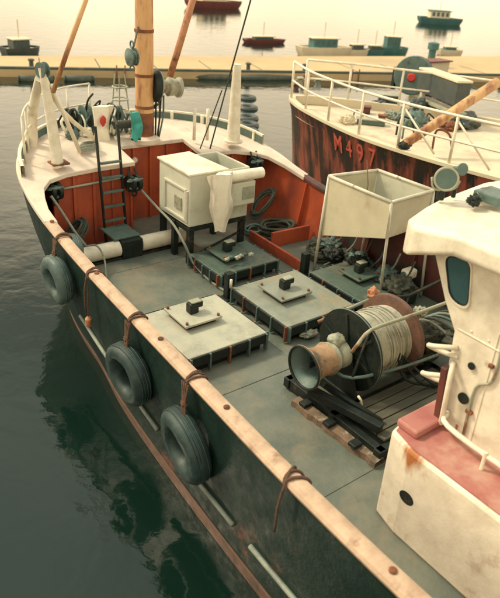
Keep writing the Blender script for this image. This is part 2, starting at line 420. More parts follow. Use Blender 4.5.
# deck
DK = inset([hullpt(i, 0) for i in range(len(RF))], .085)
b = B(); b.prism([(p.x, p.y) for p in DK[::2]], -.06, 0.0); obj('deck', b, DECK, boat)
for y in (-1.2,.2,1.6,3.0,4.75,6.62,8.05):
    b = B(); xl = hullpt(yidx(y), 0).x+.1; b.tube([(xl, y, .001), (xl+1.5, y+.003, .002), (2*CX-xl, y, .001)], .007, 6); obj('weld_seam', b, DECK, boat)
for x in (4.66, 6.09):
    for (ya, yb) in ((-2.5,3.0),(4.6,8.3)):
        b = B(); b.tube([(x, ya, .001), (x+.002, (ya+yb)/2, .002), (x, yb, .001)], .007, 6); obj('weld_seam', b, DECK, boat)
for y in (1.2, 2.9, 4.7, 6.0):
    x = hullpt(yidx(y), .1).x+.10; b = B(); b.box(x, x+.012, y-.15, y+.15, .03, .11, .004); obj('scupper', b, IRON, boat)
# bulwark stays, starboard inside, seen from the deck
for y in (7.9, 7.1, 6.3, 5.4, 4.4):
    x = 2*CX - rp_[yidx(y)].x - .09; z = sheer(y)-.04
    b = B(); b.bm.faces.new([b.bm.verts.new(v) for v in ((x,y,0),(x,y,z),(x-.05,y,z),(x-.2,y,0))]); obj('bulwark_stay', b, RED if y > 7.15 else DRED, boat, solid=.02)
# foredeck
edge = [(2.985,7.99),(3.0,8.35),(3.06,8.62),(3.14,8.86),(3.30,9.03),(3.6,9.12),(4.1,9.14),(4.76,9.14),(4.76,9.74),(6.02,9.74),(6.02,9.14),(6.7,9.10),(7.06,9.0),(7.25,8.8),(7.37,8.45),(7.41,7.99)]
out_ = [p for p in inset(RF, -.04) if p.y > 7.98]
outl = [(p.x, p.y) for p in out_]
def fz(x, y): return sheer(y) + .05*(1-((x-CX)/2.3)**2)*(1 if y > 9 else 0)
b = B(); b.prism(outl + [(x, y) for x, y in edge[::-1]], lambda x, y: fz(x, y)-.03, lambda x, y: fz(x, y)+.042)
obj('foredeck', b, FORE, boat, bev=.012)
# toe rail around the bow with its posts
tr = [p for p in RF if p.y > 9.2]
tin = inset(tr, .05)
b = B(); b.grid([[V(p.x,p.y,p.z+.02) for p in tin],[V(p.x,p.y,p.z+.22) for p in tin],[V(p.x,p.y,p.z+.22) for p in tr],[V(p.x,p.y,p.z-.04) for p in tr]])
obj('toe_rail', b, WHITE, boat, smooth='auto')
b = B(); ti2 = inset(tr, .056)  # dark strip puts the shade of the toe rail's inner face into colour
b.grid([[V(p.x,p.y,p.z+.05) for p in ti2],[V(p.x,p.y,p.z+.185) for p in ti2]])
obj('shaded_rail_face', b, TEAL, boat, label='dark teal strip painting the shade inside the bow rail', solid=.006)
for i in range(2, len(tr)-1, 5):
    p = tin[i]; b = B(); b.box(p.x-.025, p.x+.025, p.y-.04, p.y+.01, p.z, p.z+.215, .006); obj('rail_post', b, WHITE, boat)
# bulkhead: red panels between ribs
def wallseg(x0, y0, x1, y1, z1, nm='bulkhead_panel'):
    a, c = V(x0,y0,0), V(x1,y1,0); d = c-a; L = d.length; N = max(1, round(L/.34))
    for k in range(N):
        p, q = a + d*(k/N), a + d*((k+1)/N)
        u = d.normalized()*.008
        zz = min(fz(p.x,p.y), fz(q.x,q.y))-.02
        b = B(); b.beam(p+u+V(0,0,zz/2), q-u+V(0,0,zz/2), .03, zz, .004); obj(nm, b, RED, boat)
    for k in range(N+1):
        p = a + d*(k/N); nrm = V(d.y, -d.x, 0).normalized()*.028
        b = B(); b.box(p.x+nrm.x-.022, p.x+nrm.x+.022, p.y+nrm.y-.03, p.y+nrm.y+.03, 0.002, fz(p.x,p.y)-.035, .004); obj('rib', b, RED, boat)
wallseg(3.40,9.22,4.70,9.22,1.30); wallseg(4.70,9.24,4.70,9.80,1.30); wallseg(4.74,9.84,6.06,9.84,1.36); wallseg(6.10,9.80,6.10,9.24,1.30); wallseg(6.10,9.22,7.02,9.22,1.30)
b = B(); b.tube([(3.3,9.17,1.02),(4.6,9.17,1.06)], .02, 8); obj('pipe', b, PALEIR, boat, smooth=True)
# round white fitting high on the bulkhead
b = B(); b.lathe([(0,.05),(.03,.045)], (5.08,9.78,1.12), (0,-1,0), 16); obj('deck_light', b, WHITE, boat)
# mast
MX, MY = 5.32, 9.86
mast = B(); mast.lathe([(0,.158),(1.2,.152),(2.6,.142),(3.6,.13)], (MX, MY, 1.42), (.0,.0,1), 28)
mast = obj('mast', mast, TAN, boat, smooth='auto')
b = B(); b.lathe([(0,.26),(.07,.26),(.11,.2)], (MX, MY, 1.40), (0,0,1), 24); obj('mast_collar', b, FORE, mast, smooth='auto')
b = B(); b.lathe([(0,.161),(.34,.160),(.40,.155)], (MX, MY, 1.52), (0,0,1), 28); obj('chafe_sleeve', b, RUST, mast, smooth='auto')
for z in (1.98, 2.5, 3.2):
    b = B(); b.lathe([(0,.159),(.05,.159)], (MX, MY, z), (0,0,1), 24); obj('band', b, RUST, mast, smooth='auto')
b = B(); b.tube([(5.573, 9.881, 2.020), (5.357, 9.804, 1.900), (5.312, 9.898, 1.900)], .03, 8); obj('cleat_arm', b, IRON, mast, smooth=True)
# wheelhouse
def prof_y(z):  # fore edge of the wheelhouse at height z
    P = [(.95,2.42),(1.44,2.50),(1.82,2.52),(2.04,2.67),(2.41,2.87),(2.56,2.93)]
    for (a, ya), (c, yc) in zip(P, P[1:]):
        if a <= z <= c: return ya + (yc-ya)*(z-a)/(c-a)
    return P[0][1] if z < P[0][0] else P[-1][1]
WX0, WX1, WY0 = 4.2, 6.7, -1.8
casing = B(); casing.prism([(3.66,-2.2),(3.68,2.36),(3.74,2.62),(4.0,2.68),(6.9,2.66),(6.9,-2.2)], 0.002, .93)
casing = obj('deck_casing', casing, CASE, boat, bev=.03, label='cream engine casing with rust streaks')
b = B(); b.prism([(3.69,-2.15),(3.71,2.35),(3.77,2.59),(4.02,2.65),(6.85,2.63),(6.85,-2.15)], .934, .948); obj('casing_top', b, PINK, boat, label='faded pink red top of the casing')
b = B(); b.beam((3.80,2.52,.985),(4.55,2.52,.985), .22, .075, .02); obj('step_coaming', b, PINK, boat)
# rust streak on casing: thin flaked scale
b = B(); b.lathe([(0,.075),(.004,.075)], (3.682, 2.30, .47), (-1,0,0), 20)
for v in b.bm.verts: v.co.z = .47 + (v.co.z-.47)*.8
obj('hawse_hole', b, IRON, casing)
# walls
zs = [.95,1.2,1.44,1.7,1.82,2.04,2.25,2.41,2.56]
b = B()
b.grid([[V(WX0, prof_y(z), z) for z in zs], [V(WX0, WY0, z) for z in zs]])
b.grid([[V(WX1, prof_y(z), z) for z in zs], [V(WX1, WY0, z) for z in zs]])
b.grid([[V(WX0, prof_y(z), z) for z in zs], [V(WX1, prof_y(z), z) for z in zs]])
b.grid([[V(WX0, WY0, z) for z in zs], [V(WX1, WY0, z) for z in zs]])
wh = obj('wheelhouse_wall', b, WHITE, boat, solid=.03)
# side windows, leaning with the front
def rounded(P, rad=.07, n=5):
    out = []; N = len(P)
    for i in range(N):
        a, p, c = Vector(P[i-1]), Vector(P[i]), Vector(P[(i+1) % N])
        u = (a-p).normalized()*rad; v_ = (c-p).normalized()*rad
        for k in range(n+1):
            t = k/n; out.append((p+u)*(1-t)**2 + p*2*t*(1-t) + (p+v_)*t*t)
    return out
def window(P, x):
    O = rounded(P, .09); cen = sum((Vector(p) for p in P), V(0,0))/len(P)
    fr = B(); fo = [cen + (p-cen)*1.13 for p in O]
    fr.grid([[V(x-.016,p.x,p.y) for p in fo+fo[:1]], [V(x-.03,p.x,p.y) for p in fo+fo[:1]], [V(x-.03,p.x,p.y) for p in O+O[:1]], [V(x-.016,p.x,p.y) for p in O+O[:1]]])
    f = obj('window', fr, WHITE, boat, smooth='auto')
    g = B(); g.bm.faces.new([g.bm.verts.new((x-.019,p.x,p.y)) for p in O]); obj('pane', g, GLASS, f)
    gk = B(); gk.tube([V(x-.024,p.x,p.y) for p in O], .008, 6, closed=True); obj('gasket', gk, IRON, f, smooth=True)
    s = B(); s.beam((x-.03, cen.x, min(p[1] for p in P)-.03), (x-.03, cen.x+.01, min(p[1] for p in P)-.03), .3, .012); 
    s.bm.free()
window([(2.76,2.42),(2.63,2.08),(2.45,2.07),(2.52,2.46)], WX0)
window([(2.02,2.38),(2.02,2.04),(1.58,2.04),(1.58,2.38)], WX0)
window([(1.30,2.38),(1.30,2.04),(.86,2.04),(.86,2.38)], WX0)
# front windows
for k in range(4):
    x0 = 4.36 + k*.58; ya, yb = prof_y(2.06)+.018, prof_y(2.34)+.018
    g = B(); g.bm.faces.new([g.bm.verts.new(v) for v in ((x0,ya,2.06),(x0+.46,ya,2.06),(x0+.46,yb,2.34),(x0,yb,2.34))]); obj('pane', g, GLASS, wh)
for y in (2.15, 1.44, .55, -.3):
    b = B(); b.tube([(WX0-.017,y,.96),(WX0-.017,y,2.0)], .006, 6); obj('weld_seam', b, WHITE, wh)
b = B(); b.tube([(WX0-.017,prof_y(1.82)-.02,1.86),(WX0-.017,WY0,1.86)], .007, 6); obj('weld_seam', b, WHITE, wh)
for k in range(7):
    yy = 2.30-.31*k+.05*math.sin(k*3.3); L = .10+.12*abs(math.sin(k*2.1)); w0 = .012+.01*abs(math.sin(k))
    b = B(); zt = 1.855 if k % 2 else 1.02+.1*k
    pts = [(yy-w0, zt),(yy+w0, zt),(yy+w0*.7, zt-L*.5),(yy+w0*.2, zt-L),(yy-w0*.3, zt-L*.9),(yy-w0*.8, zt-L*.4)]
    b.bm.faces.new([b.bm.verts.new((WX0-.0185, p[0], p[1])) for p in pts]); obj('rust_run', b, RUSTP, wh)
for k in range(22):
    y = 2.38-.16*k; b = B(); b.lathe([(0,.010),(.005,.009),(.009,.004)], (WX0-.0155, y, 1.90), (-1,0,0), 8); obj('rivet', b, WHITE, wh)
b = B(); b.tube([(WX0-.03,2.22,.97),(WX0-.03,2.22,1.45),(WX0-.03,2.10,1.60),(WX0-.03,2.10,1.98),(WX0-.03,2.14,2.53)], .012, 8, smooth=4); obj('conduit', b, PALEIR, wh, smooth=True)
for z in (1.2, 1.7):
    b = B(); b.box(WX0-.045,WX0-.014,2.12 if z > 1.6 else 2.19,2.16 if z > 1.6 else 2.25,z,z+.03,.003); obj('clip', b, RUST, wh)
# roof with a rounded brow
ro = [(3.98,-1.95),(3.94,1.0),(3.94,2.1),(3.94,2.52),(3.98,2.98),(4.12,3.14),(4.45,3.24),(4.8,3.32),(5.5,3.42),(6.2,3.36),(6.8,3.18),(7.0,2.9),(6.98,2.52),(6.95,-1.95)]
b = B(); b.prism(ro, lambda x, y: 2.55 - .42*max(0, y-2.52), lambda x, y: 2.72 + .10*(1-((x-5.45)/1.55)**2) - max(0, y-2.5)*.22)
roof = obj('roof', b, WHITE, boat, bev=.045)
roof.modifiers['bevel'].segments = 5
b = B(); b.box(4.75,5.0,2.75,3.0,2.72,2.80,.01,); obj('roof_stain_plate', b, TEAL, roof)
# red fin and grab rails at the fore corner
b = B(); b.beam((4.16,2.46,.96),(4.16,2.50,1.50), .10, .06, .008); obj('corner_post', b, DRED, boat, label='red painted corner post')
b.bm if False else None
b = B(); b.tube([(4.17,2.46,.97),(4.10,2.40,1.0),(4.10,2.42,1.52),(4.17,2.46,1.56)], .022, 8); obj('grab_rail', b, WHITE, boat, smooth=True)
for z in (1.62, 1.34):
    b = B(); b.tube([(4.18,2.44,z),(4.16,2.60,z-.02),(4.10,2.68,z+.01),(4.08,2.60,z+.05),(4.18,2.46,z+.08)], .022, 8, smooth=3); obj('step_iron', b, WHITE, boat, smooth=True)
b = B(); b.tube([(4.16,2.40,1.10),(4.05,2.30,1.06),(3.98,1.6,1.10),(3.98,.2,1.15)], .024, 8, smooth=4); obj('hand_rail', b, WHITE, boat, smooth=True)
for y in (1.9, 1.0, .3):
    b = B(); b.tube([(3.98,y,.95),(3.98,y,1.12)], .016, 8); obj('rail_post', b, WHITE, boat)
b = B(); b.lathe([(0,.05),(.012,.05)], (4.176, 2.30, 1.30), (-1,0,0), 16); obj('vent_hole', b, IRON, wh)
b = B(); b.lathe([(0,.032),(.012,.032)], (4.176, 2.30, 1.62), (-1,0,0), 12); obj('vent_hole', b, IRON, wh)
# low red pound boards on deck
for (a, c, z) in (((6.40,8.10),(6.36,6.62),.18),((6.52,7.66),(7.32,7.62),.27)):
    b = B(); b.beam((a[0],a[1],z/2),(c[0],c[1],z/2), .05, z, .008)
    obj('pound_board', b, RED, boat)
# stays and the tan boom at the mast
b = B(); b.tube([(5.420, 9.196, 2.618), (5.500, 9.097, 3.027), (5.660, 8.902, 3.884)], .055, 12); obj('boom', b, RUSTP, mast, smooth=True)
for (a, c, r_) in ((((6.068, 8.939, 1.420)),((6.500, 9.094, 2.550)),.014), (((6.500, 9.094, 2.550)),((6.900, 9.086, 3.954)),.014), (((5.911, 9.008, 1.420)),((6.300, 8.996, 2.383)),.010)):
    b = B(); b.tube([a, c], r_, 6); obj('stay', b, IRON, boat)
b = B(); b.tube([(3.300, 8.689, 2.599), (3.500, 8.428, 3.327), (3.700, 8.261, 3.943)], .035, 8); obj('derrick', b, TAN, boat, smooth=True)

# ------------------------------------------------------------ things on the foredeck
# gallows post at the port bow
g0 = Vector((3.527, 9.278, 1.360))
t = thing('bow_gallows', 'thick cream painted gallows post leaning at the port bow, left edge of the foredeck', 'gallows', g0)
b = B(); b.tube([g0, g0+V(-.05,.03,.75), g0+V(-.12,.06,1.45)], [.13,.11,.075], 12, flat=.7); obj('post', b, WHITE, t, smooth='auto')
g1 = Vector((3.475, 10.236, 1.360))
b = B(); b.tube([g1, g1+V(.05,.0,.6), g0+V(-.16,.08,1.30)], [.09,.08,.06], 12); obj('strut', b, WHITE, t, smooth='auto')
b = B(); b.tube([g0+V(-.12,.06,1.40), g0+V(.25,.35,.75), (4.556, 10.124, 1.420)], .035, 8, smooth=3); obj('brace', b, WHITE, t, smooth=True)
b = B(); b.tube([g0+V(.0,.06,1.20), (4.041, 9.640, 1.420)], .032, 8); obj('brace', b, WHITE, t, smooth=True)
b = B(); b.lathe([(-.05,.11),(-.035,.11),(-.03,.07),(.03,.07),(.035,.11),(.05,.11)], g0+V(-.12,.04,1.42), (1,.3,0), 20); obj('sheave', b, TEAL, t, smooth='auto')
b = B(); b.box(g0.x-.12,g0.x+.15,g0.y-.12,g0.y+.12,1.395,1.425,.01); obj('foot_plate', b, RUST, t)
# bow stanchions and rails
bp = [inset(RF, .1)[i] for i in range(len(RF)) if RF[i].y > 9.5]
sel = bp[1::4]
t = thing('bow_railing', 'thin cream tube railing along the bow behind the windlass', 'railing', (CX, 10.9, 1.46))
for p in sel[:6]:
    b = B(); b.tube([p, p+V(0,0,.75)], .02, 8); obj('stanchion', b, WHITE, t, smooth=True)
for zz in (.4, .75):
    b = B(); b.tube([p+V(0,0,zz) for p in sel[:6]], .016, 8, smooth=3); obj('rail', b, WHITE, t, smooth=True)
# tapered white post on the starboard side of the foredeck
q = Vector((6.738, 9.205, 1.400))
t = thing('white_derrick_post', 'pale tapered post standing at the far corner of the foredeck', 'post', q)
b = B(); b.tube([q, q+V(.0,.0,1.35)], [.125,.07], 14); obj('post', b, WHITE, t, smooth='auto')
b = B(); b.lathe([(0,.17),(.04,.17)], q, (0,0,1), 16); obj('foot_plate', b, WHITE, t)
for px in range(2):
    c = [Vector((6.121, 9.530, 1.420)), Vector((6.336, 9.439, 1.420))][px]
    b = B(); b.tube([c, c+V(0,0,.55)], .03, 8)
    o = obj('stanchion', b, WHITE, smooth=True, off=c)
    tag(o, ['short cream stanchion on the foredeck, nearer the mast', 'short cream stanchion on the foredeck, nearer the tapered post'][px], 'stanchion')
# windlass
wc = Vector((4.737, 10.395, 1.420))
t = thing('windlass', 'dark anchor windlass with drums and hoses on the foredeck beside the ladder', 'windlass', wc)
b = B(); b.box(wc.x-.45,wc.x+.4,wc.y-.05,wc.y+.45,1.44,1.52,.01); obj('base', b, TEAL, t)
for k, (dx, r_) in enumerate(((-.42,.15),(-.16,.19),(.14,.17),(.40,.13))):
    b = B(); b.lathe([(-.07,r_),(-.05,r_),(-.045,r_*.55),(.045,r_*.55),(.05,r_),(.07,r_)], wc+V(dx,.2,.32), (1,0,0), 22); obj('drum', b, [IRON,TEAL,IRON,TEAL][k], t, smooth='auto')
b = B(); b.lathe([(-.55,.035),(.55,.035)], wc+V(0,.2,.32), (1,0,0), 12); obj('shaft', b, PALEIR, t)
for dx in (-.29, 0, .28):
    b = B(); b.box(wc.x+dx-.025,wc.x+dx+.025,wc.y+.1,wc.y+.3,1.52,1.80,.008); obj('cheek', b, WHITE if dx == 0 else TEAL, t)
b = B(); b.tube([wc+V(-.16,.2,.34), wc+V(-.2,.0,.62), wc+V(-.12,-.05,.75)], .018, 8, smooth=4); obj('lever', b, IRON, t, smooth=True)
for k in range(6):
    a = wc+V(-.45+k*.16, .05, .05)
    b = B(); b.tube([a, a+V(random.uniform(-.15,.15),-.08,.2), a+V(random.uniform(-.1,.2),.1,random.uniform(.3,.5)), a+V(random.uniform(-.2,.2),.35,.1)], .017, 7, smooth=6); obj('hose', b, [IRON,WHITE,TEAL][k%3], t, smooth=True)
for k in range(9):
    a = wc+V(-.6+k*.14, random.uniform(-.1,.3), .0)
    b = B(); b.tube([a+V(0,0,.08), a+V(random.uniform(-.1,.1),.05,random.uniform(.25,.45)), a+V(random.uniform(-.2,.2),.12,random.uniform(.3,.55)), a+V(random.uniform(-.25,.25),.2,.05)], random.choice((.010,.016,.024)), 7, smooth=6); obj('hose', b, [WHITE,IRON,PALEIR,TEAL][k%4], t, smooth=True)
for k in range(5):
    c = wc+V(-.55+.27*k, -.12+.05*(k%2), .10); b = B(); b.blob(c, (.10,.08,.09), k+33, .35, 3.0); obj('canvas_bundle', b, [TEAL,CLOTH,IRON,WHITE,TEAL][k], t, smooth=True)
coilp = Vector((4.200, 9.693, 1.420))
t2 = thing('rope_coil', 'pale rope coil lying on the foredeck in front of the windlass', 'rope', coilp)
for k in range(5):
    b = B(); b.tube([coilp+V(math.cos(2*math.pi*j/14)*(.17-.01*k)+.01*k, math.sin(2*math.pi*j/14)*(.13-.01*k), .03+.02*k) for j in range(14)], .014, 7, closed=True, smooth=2); obj('turn', b, ROPEP, t2, smooth=True)
# hydraulic reel beside the mast foot
c = Vector((5.022, 10.116, 1.600))
t = thing('rope_reel', 'small teal rope reel on the foredeck just left of the mast', 'reel', (c.x, c.y, 1.42))
for dx in (-.18,.18):
    b = B(); b.torus(c+V(dx,0,.06), (1,0,0), .17, .022, 24, 8); obj('flange', b, TEAL, t, smooth=True)
    b = B(); b.beam((c.x+dx, c.y-.12, 1.44),(c.x+dx,c.y,1.66), .03,.04); b.beam((c.x+dx, c.y+.12, 1.44),(c.x+dx,c.y,1.66), .03,.04); obj('leg', b, WHITE, t)
b = B(); b.lathe([(-.18,.07),(.18,.07)], c+V(0,0,.06), (1,0,0), 14); obj('core', b, ROPE, t, smooth='auto')
# spindly hose stand behind
c = Vector((5.368, 10.872, 1.900))
t = thing('hose_rack', 'greenish wire rack standing on the foredeck behind the rope reel', 'rack', (c.x, c.y, 1.44))
for k in range(3):
    b = B(); b.torus((c.x, c.y, 1.7+k*.22), (0,0,1), .17-.02*k, .014, 20, 6); obj('hoop', b, PALEIR, t, smooth=True)
for a in range(3):
    u = V(math.cos(a*2.1), math.sin(a*2.1), 0)
    b = B(); b.tube([V(c.x,c.y,1.45)+u*.2, V(c.x,c.y,2.35)+u*.1], .012, 6); obj('upright', b, PALEIR, t)
# hanging cloth with red patch
def drape(name, top, w_, L, m, parent=None, seed=0, thick=.05, taper=.75, dirx=V(1,0,0)):
    b = B(); rows = []; rr = random.Random(seed); n = 18; mm = 14
    for i in range(mm+1):
        t_ = i/mm; ww = w_*(1-(1-taper)*t_)*(1+.12*math.sin(t_*7+seed)); row = []
        for j in range(n+1):
            a = 2*math.pi*j/n
            fold = 1+.22*math.sin(a*4+seed+t_*2)
            row.append(Vector(top) + dirx*(math.cos(a)*ww/2*fold) + V(0,-1,0)*math.sin(a)*thick*fold*(.4+.6*math.sin(math.pi*min(1,t_*2+.1)) if t_ < .5 else 1) + V(.02*math.sin(t_*5+seed),0,-L*t_+ .03*math.sin(a*3+seed)*t_))
        rows.append(row)
    b.grid(rows)
    for row, rev in ((rows[0], 1), (rows[-1], 0)):
        b.bm.faces.new([b.bm.verts.new(p) for p in row[:-1]])
    return b
c = Vector((4.674, 10.136, 2.000))
t = thing('white_oilskin', 'crumpled white oilskin with a red patch hung above the ladder', 'oilskin', (c.x,c.y,c.z))
obj('cloth', drape('c', c, .30, .75, CLOTH, seed=2, thick=.10, taper=.9), CLOTH, t, smooth=True)
b = B(); b.blob((c.x-.04,c.y-.11,c.z-.22), (.05,.03,.085), 3, .15); obj('red_patch', b, REDP, t, smooth=True)
c = Vector((5.041, 9.634, 1.980))
o = obj('turquoise_bag', drape('c', c, .15, .46, TURQ, seed=5, thick=.06, taper=1.1), TURQ, smooth=True, off=c)
tag(o, 'turquoise oilskin bag hanging at the left side of the mast', 'bag')
# block on the mast's left and winch on its right
def block(c, name, label, m=IRON, r_=.11, cat='block', ax=(1,0,0), group=None):
    t = thing(name, label, cat, c, group); c = Vector(c); ax = Vector(ax).normalized()
    b = B(); b.lathe([(-.03,r_*.9),(-.02,r_*.9),(0,r_*.7),(.02,r_*.9),(.03,r_*.9)], c, ax, 22); obj('sheave', b, TEAL, t, smooth='auto')
    for s in (-1,1):
        b = B(); b.lathe([(0,r_*.96),(.02,r_),(.035,r_*.5),(.05,r_*.25)], c+ax*s*.036, ax*s, 20); obj('cheek', b, m, t, smooth='auto')
    b = B(); b.torus(c+V(0,0,r_+.05), ax, .05, .014, 16, 8); obj('shackle', b, m, t, smooth=True)
    b = B(); b.torus(c-V(0,0,r_+.03), (0,1,0), .035, .012, 14, 8); obj('becket', b, m, t, smooth=True)
    return t
block((4.697, 9.085, 2.950), 'mast_block', 'dark pulley block hanging at the upper left of the mast', TEAL, .13)
b = B(); b.tube([(4.714, 9.084, 3.050), (MX-.1,MY,3.3)], .014, 6); 
o = obj('block_strop', b, ROPE, off=(MX-.1,MY,3.3)); tag(o, 'short dark strop tying the pulley block to the mast', 'strop')
c = Vector((5.620, 9.662, 2.329)); c.y = MY-.05
t = thing('mast_winch', 'grey and dark winch head clamped to the right of the tan mast', 'winch', c)
b = B(); b.lathe([(-.10,.24),(-.06,.25),(-.05,.12),(.10,.11),(.12,.16),(.28,.13),(.30,.17),(.34,.17),(.35,.12)], c, (1,-.1,-.1), 26); obj('drum', b, PALEIR, t, smooth='auto')
b = B(); b.lathe([(-.18,.2),(-.11,.27),(-.09,.27)], c, (1,-.1,-.1), 26); obj('gear_case', b, IRON, t, smooth='auto')
b = B(); b.beam(c+V(-.3,.05,0), c+V(-.12,.02,0), .1,.2,.01); obj('bracket', b, TEAL, t)
for k in range(4):
    a = c+V(-.12+.05*k,-.02,-.15)
    b = B(); b.tube([a, a+V(.03*math.sin(k*2),0,-.35), a+V(-.05+.04*math.cos(k),0,-.72)], .016, 7, smooth=5); obj('hose', b, [IRON,ROPE,IRON,TEAL][k], t, smooth=True)
for k, (px0, py0, px1, py1) in enumerate(((163,100,166,140),(158,108,156,128))):
    pass

# ------------------------------------------------------------ ladder
LZ = 1.95
t = thing('ladder', 'dark metal ladder leaning on the red bulkhead from deck to foredeck', 'ladder', (4.3,8.98,0))
def lad(x, z): return V(x, 8.96 + .12*z/1.35, z)
for x in (4.13, 4.50):
    b = B(); b.beam(lad(x,.0), lad(x-.04,LZ), .022, .05, .004); obj('stile', b, IRON, t)
for k in range(6):
    z = .2+.235*k; b = B(); b.beam(lad(4.13,z), lad(4.49,z), .05, .035, .004); obj('rung', b, TEAL, t)
# ------------------------------------------------------------ white rollers and saddle block
t = thing('roller_beam', 'long cream roller lying across the deck at the foot of the ladder', 'roller', (4.35,8.5,0))
for (x0,x1) in ((3.42,4.14),(4.50,5.35)):
    b = B(); b.lathe([(0,.09),(.01,.125),(x1-x0-.01,.125),(x1-x0,.09)], (x0,8.52,.16), (1,0,0), 24); obj('roller', b, WHITE, t, smooth='auto')
b = B(); b.box(4.145,4.495,8.40,8.66,.0,.30,.01); obj('saddle_block', b, IRON, t)
b = B(); b.box(4.05,4.50,8.50,9.02,.305,.335,.005); obj('top_board', b, TEAL, t)
b = B(); b.box(3.40,5.30,8.42,8.64,.0,.035,.005); obj('bed_plate', b, IRON, t)

# ------------------------------------------------------------ trawl blocks hanging under the foredeck edge
def trawl(c, label):
    t = thing('trawl_block', label, 'trawl block', c, 'black trawl blocks under the foredeck edge'); c = Vector(c)
    for s in (-1,1):
        b = B(); b.lathe([(-.035,.10),(-.03,.135),(.03,.135),(.035,.10)], c+V(s*.055,0,-.02), (1,.2,0), 22); obj('wheel', b, IRON, t, smooth='auto')
        b = B(); b.beam(c+V(s*.07,0,.08), c+V(s*.06,.08,.20), .03,.015,.003); obj('strap', b, IRON, t)
    b = B(); b.blob(c+V(0,-.06,.05), (.14,.06,.035), 1, .1); obj('yoke', b, TEAL, t, smooth=True)
    b = B(); b.blob(c+V(0,-.05,-.09), (.10,.05,.03), 2, .1); obj('pin_cover', b, TEAL, t, smooth=True)
    b = B(); b.torus(c+V(0,-.03,-.19), (0,1,0), .04, .016, 14, 8); obj('shackle', b, IRON, t, smooth=True)
    return t
trawl((4.66, 9.02, 1.02), 'black twin trawl block on straps right of the ladder')
trawl((3.379, 9.117, 1.050), 'black twin trawl block under the curved cream port corner of the foredeck')
trawl((7.05, 8.92, 1.05), 'black twin trawl block at the far side of the deck above the coiled warps')

# ------------------------------------------------------------ tyres
def tyre(c, ax, R0, label, m=TYRE, r_=.105, grp='tyre fenders on the boat side', lash=None):
    t = thing('tyre_fender', label, 'tyre', c, grp); c = Vector(c)
    prof = []
    for k in range(20):
        a = 2*math.pi*k/20; u, v_ = math.cos(a), math.sin(a)
        prof.append((r_*1.05*math.copysign(abs(v_)**.8, v_), (R0-r_) + r_*math.copysign(abs(u)**.8, u) * (1 if u > 0 else .8)))
    prof.append(prof[0])
    b = B(); b.lathe(prof, c, ax, 48, cap=False)
    from mathutils import noise
    for v in b.bm.verts: v.co += noise.noise_vector(v.co*3.1 + c*5)*.014 + noise.noise_vector(v.co*14)*.004
    tb = obj('tyre_or_reflection_ring', b, m, t, smooth=True)
    axv = Vector(ax).normalized()
    for rr_ in (R0*.985,):
        for dd in ((-.05, -.017, .017, .05) if m is TYRE else (-.03, .03)):
            b = B(); b.torus(c+axv*dd, ax, rr_+.002, .007, 48, 6); obj('tread_rib', b, m, tb, smooth=True)
    if lash:
        p = Vector(lash)
        top = c + V(0,0,R0-.08)
        for s in (-.05, -.015, .02, .05):
            b = B(); ring = []
            for k in range(10):
                a = 2*math.pi*k/10; ring.append(p + V(.040+.096*math.cos(a), s*.7+.03*math.sin(a+s*40), .004+.053*math.sin(a)))
            b.tube(ring, .011, 7, closed=True, smooth=2); obj('lashing', b, ROPER, t, smooth=True)
            b = B(); b.tube([p+V(-.07,s,0), (p+top)/2+V(-.055,s*.5,0), top+V(-.03,s*.8,0), top+V(.0,s*1.3,-.1)], .011, 7, smooth=4); obj('hanging_rope', b, ROPER, t, smooth=True)
        b = B(); b.blob((p+top)/2+V(-.05,0,-.02), (.03,.045,.035), 4, .3); obj('knot', b, ROPER, t, smooth=True)
    return t
def capp(y): p = rp_[yidx(y)]; return (p.x, y, p.z)
tyre((2.70,5.40,.20), (1,.08,.10), .37, 'worn tyre on the hull, middle one of the three outside the rail', lash=capp(5.48))
tyre((2.68,4.17,.12), (1,-.08,.16), .395, 'large worn tyre on the hull nearest the viewer', m=TYRE, r_=.11, lash=capp(4.25))
tyre((2.74,7.50,.42), (1,.05,.08), .34, 'tyre on the hull farthest forward outside the rail', m=TYREB, lash=capp(7.62))
tyre((3.10,7.95,.48), (1,-.1,-.25), .33, 'pale tyre hung inside the near bulwark beside the cream roller', m=TYREB, r_=.10, lash=None)
# lashings on the cap without tyre
for k, (y, lb) in enumerate(((2.72,'rusty rope wrapped round the rail nearest the bottom of the photo'),(6.62,'small rusty rope turn round the rail above the orange tag'))):
    t = thing('rail_lashing', lb, 'rope', capp(y)); p = Vector(capp(y))
    for s in (-.04, 0, .045):
        ring = [p + V(.040+.096*math.cos(a*.6283), s+.05*math.sin(a*.6283+s*30), .004+.053*math.sin(a*.6283)) for a in range(10)]
        b = B(); b.tube(ring, .013, 7, closed=True, smooth=2); obj('turn', b, ROPER, t, smooth=True)
    b = B(); b.tube([p+V(-.06,0,0), p+V(-.09,.01,-.2), p+V(-.08,.03,-.5)], .011, 6, smooth=4); obj('tail', b, ROPER, t, smooth=True)
c = Vector((2.80,6.62,.22))
t = thing('orange_float', 'small orange net float hanging on a rope down the dark hull', 'float', c)
b = B(); b.lathe([(0,.015),(.02,.04),(.12,.045),(.15,.02)], c+V(-.02,0,-.08), (0,0,1), 16); obj('float_body', b, RUSTP, t, smooth='auto')
b = B(); b.tube([c+V(-.02,0,.07), c+V(-.01,0,.4), (2.78,6.62,.84)], .01, 6); obj('line', b, ROPER, t)

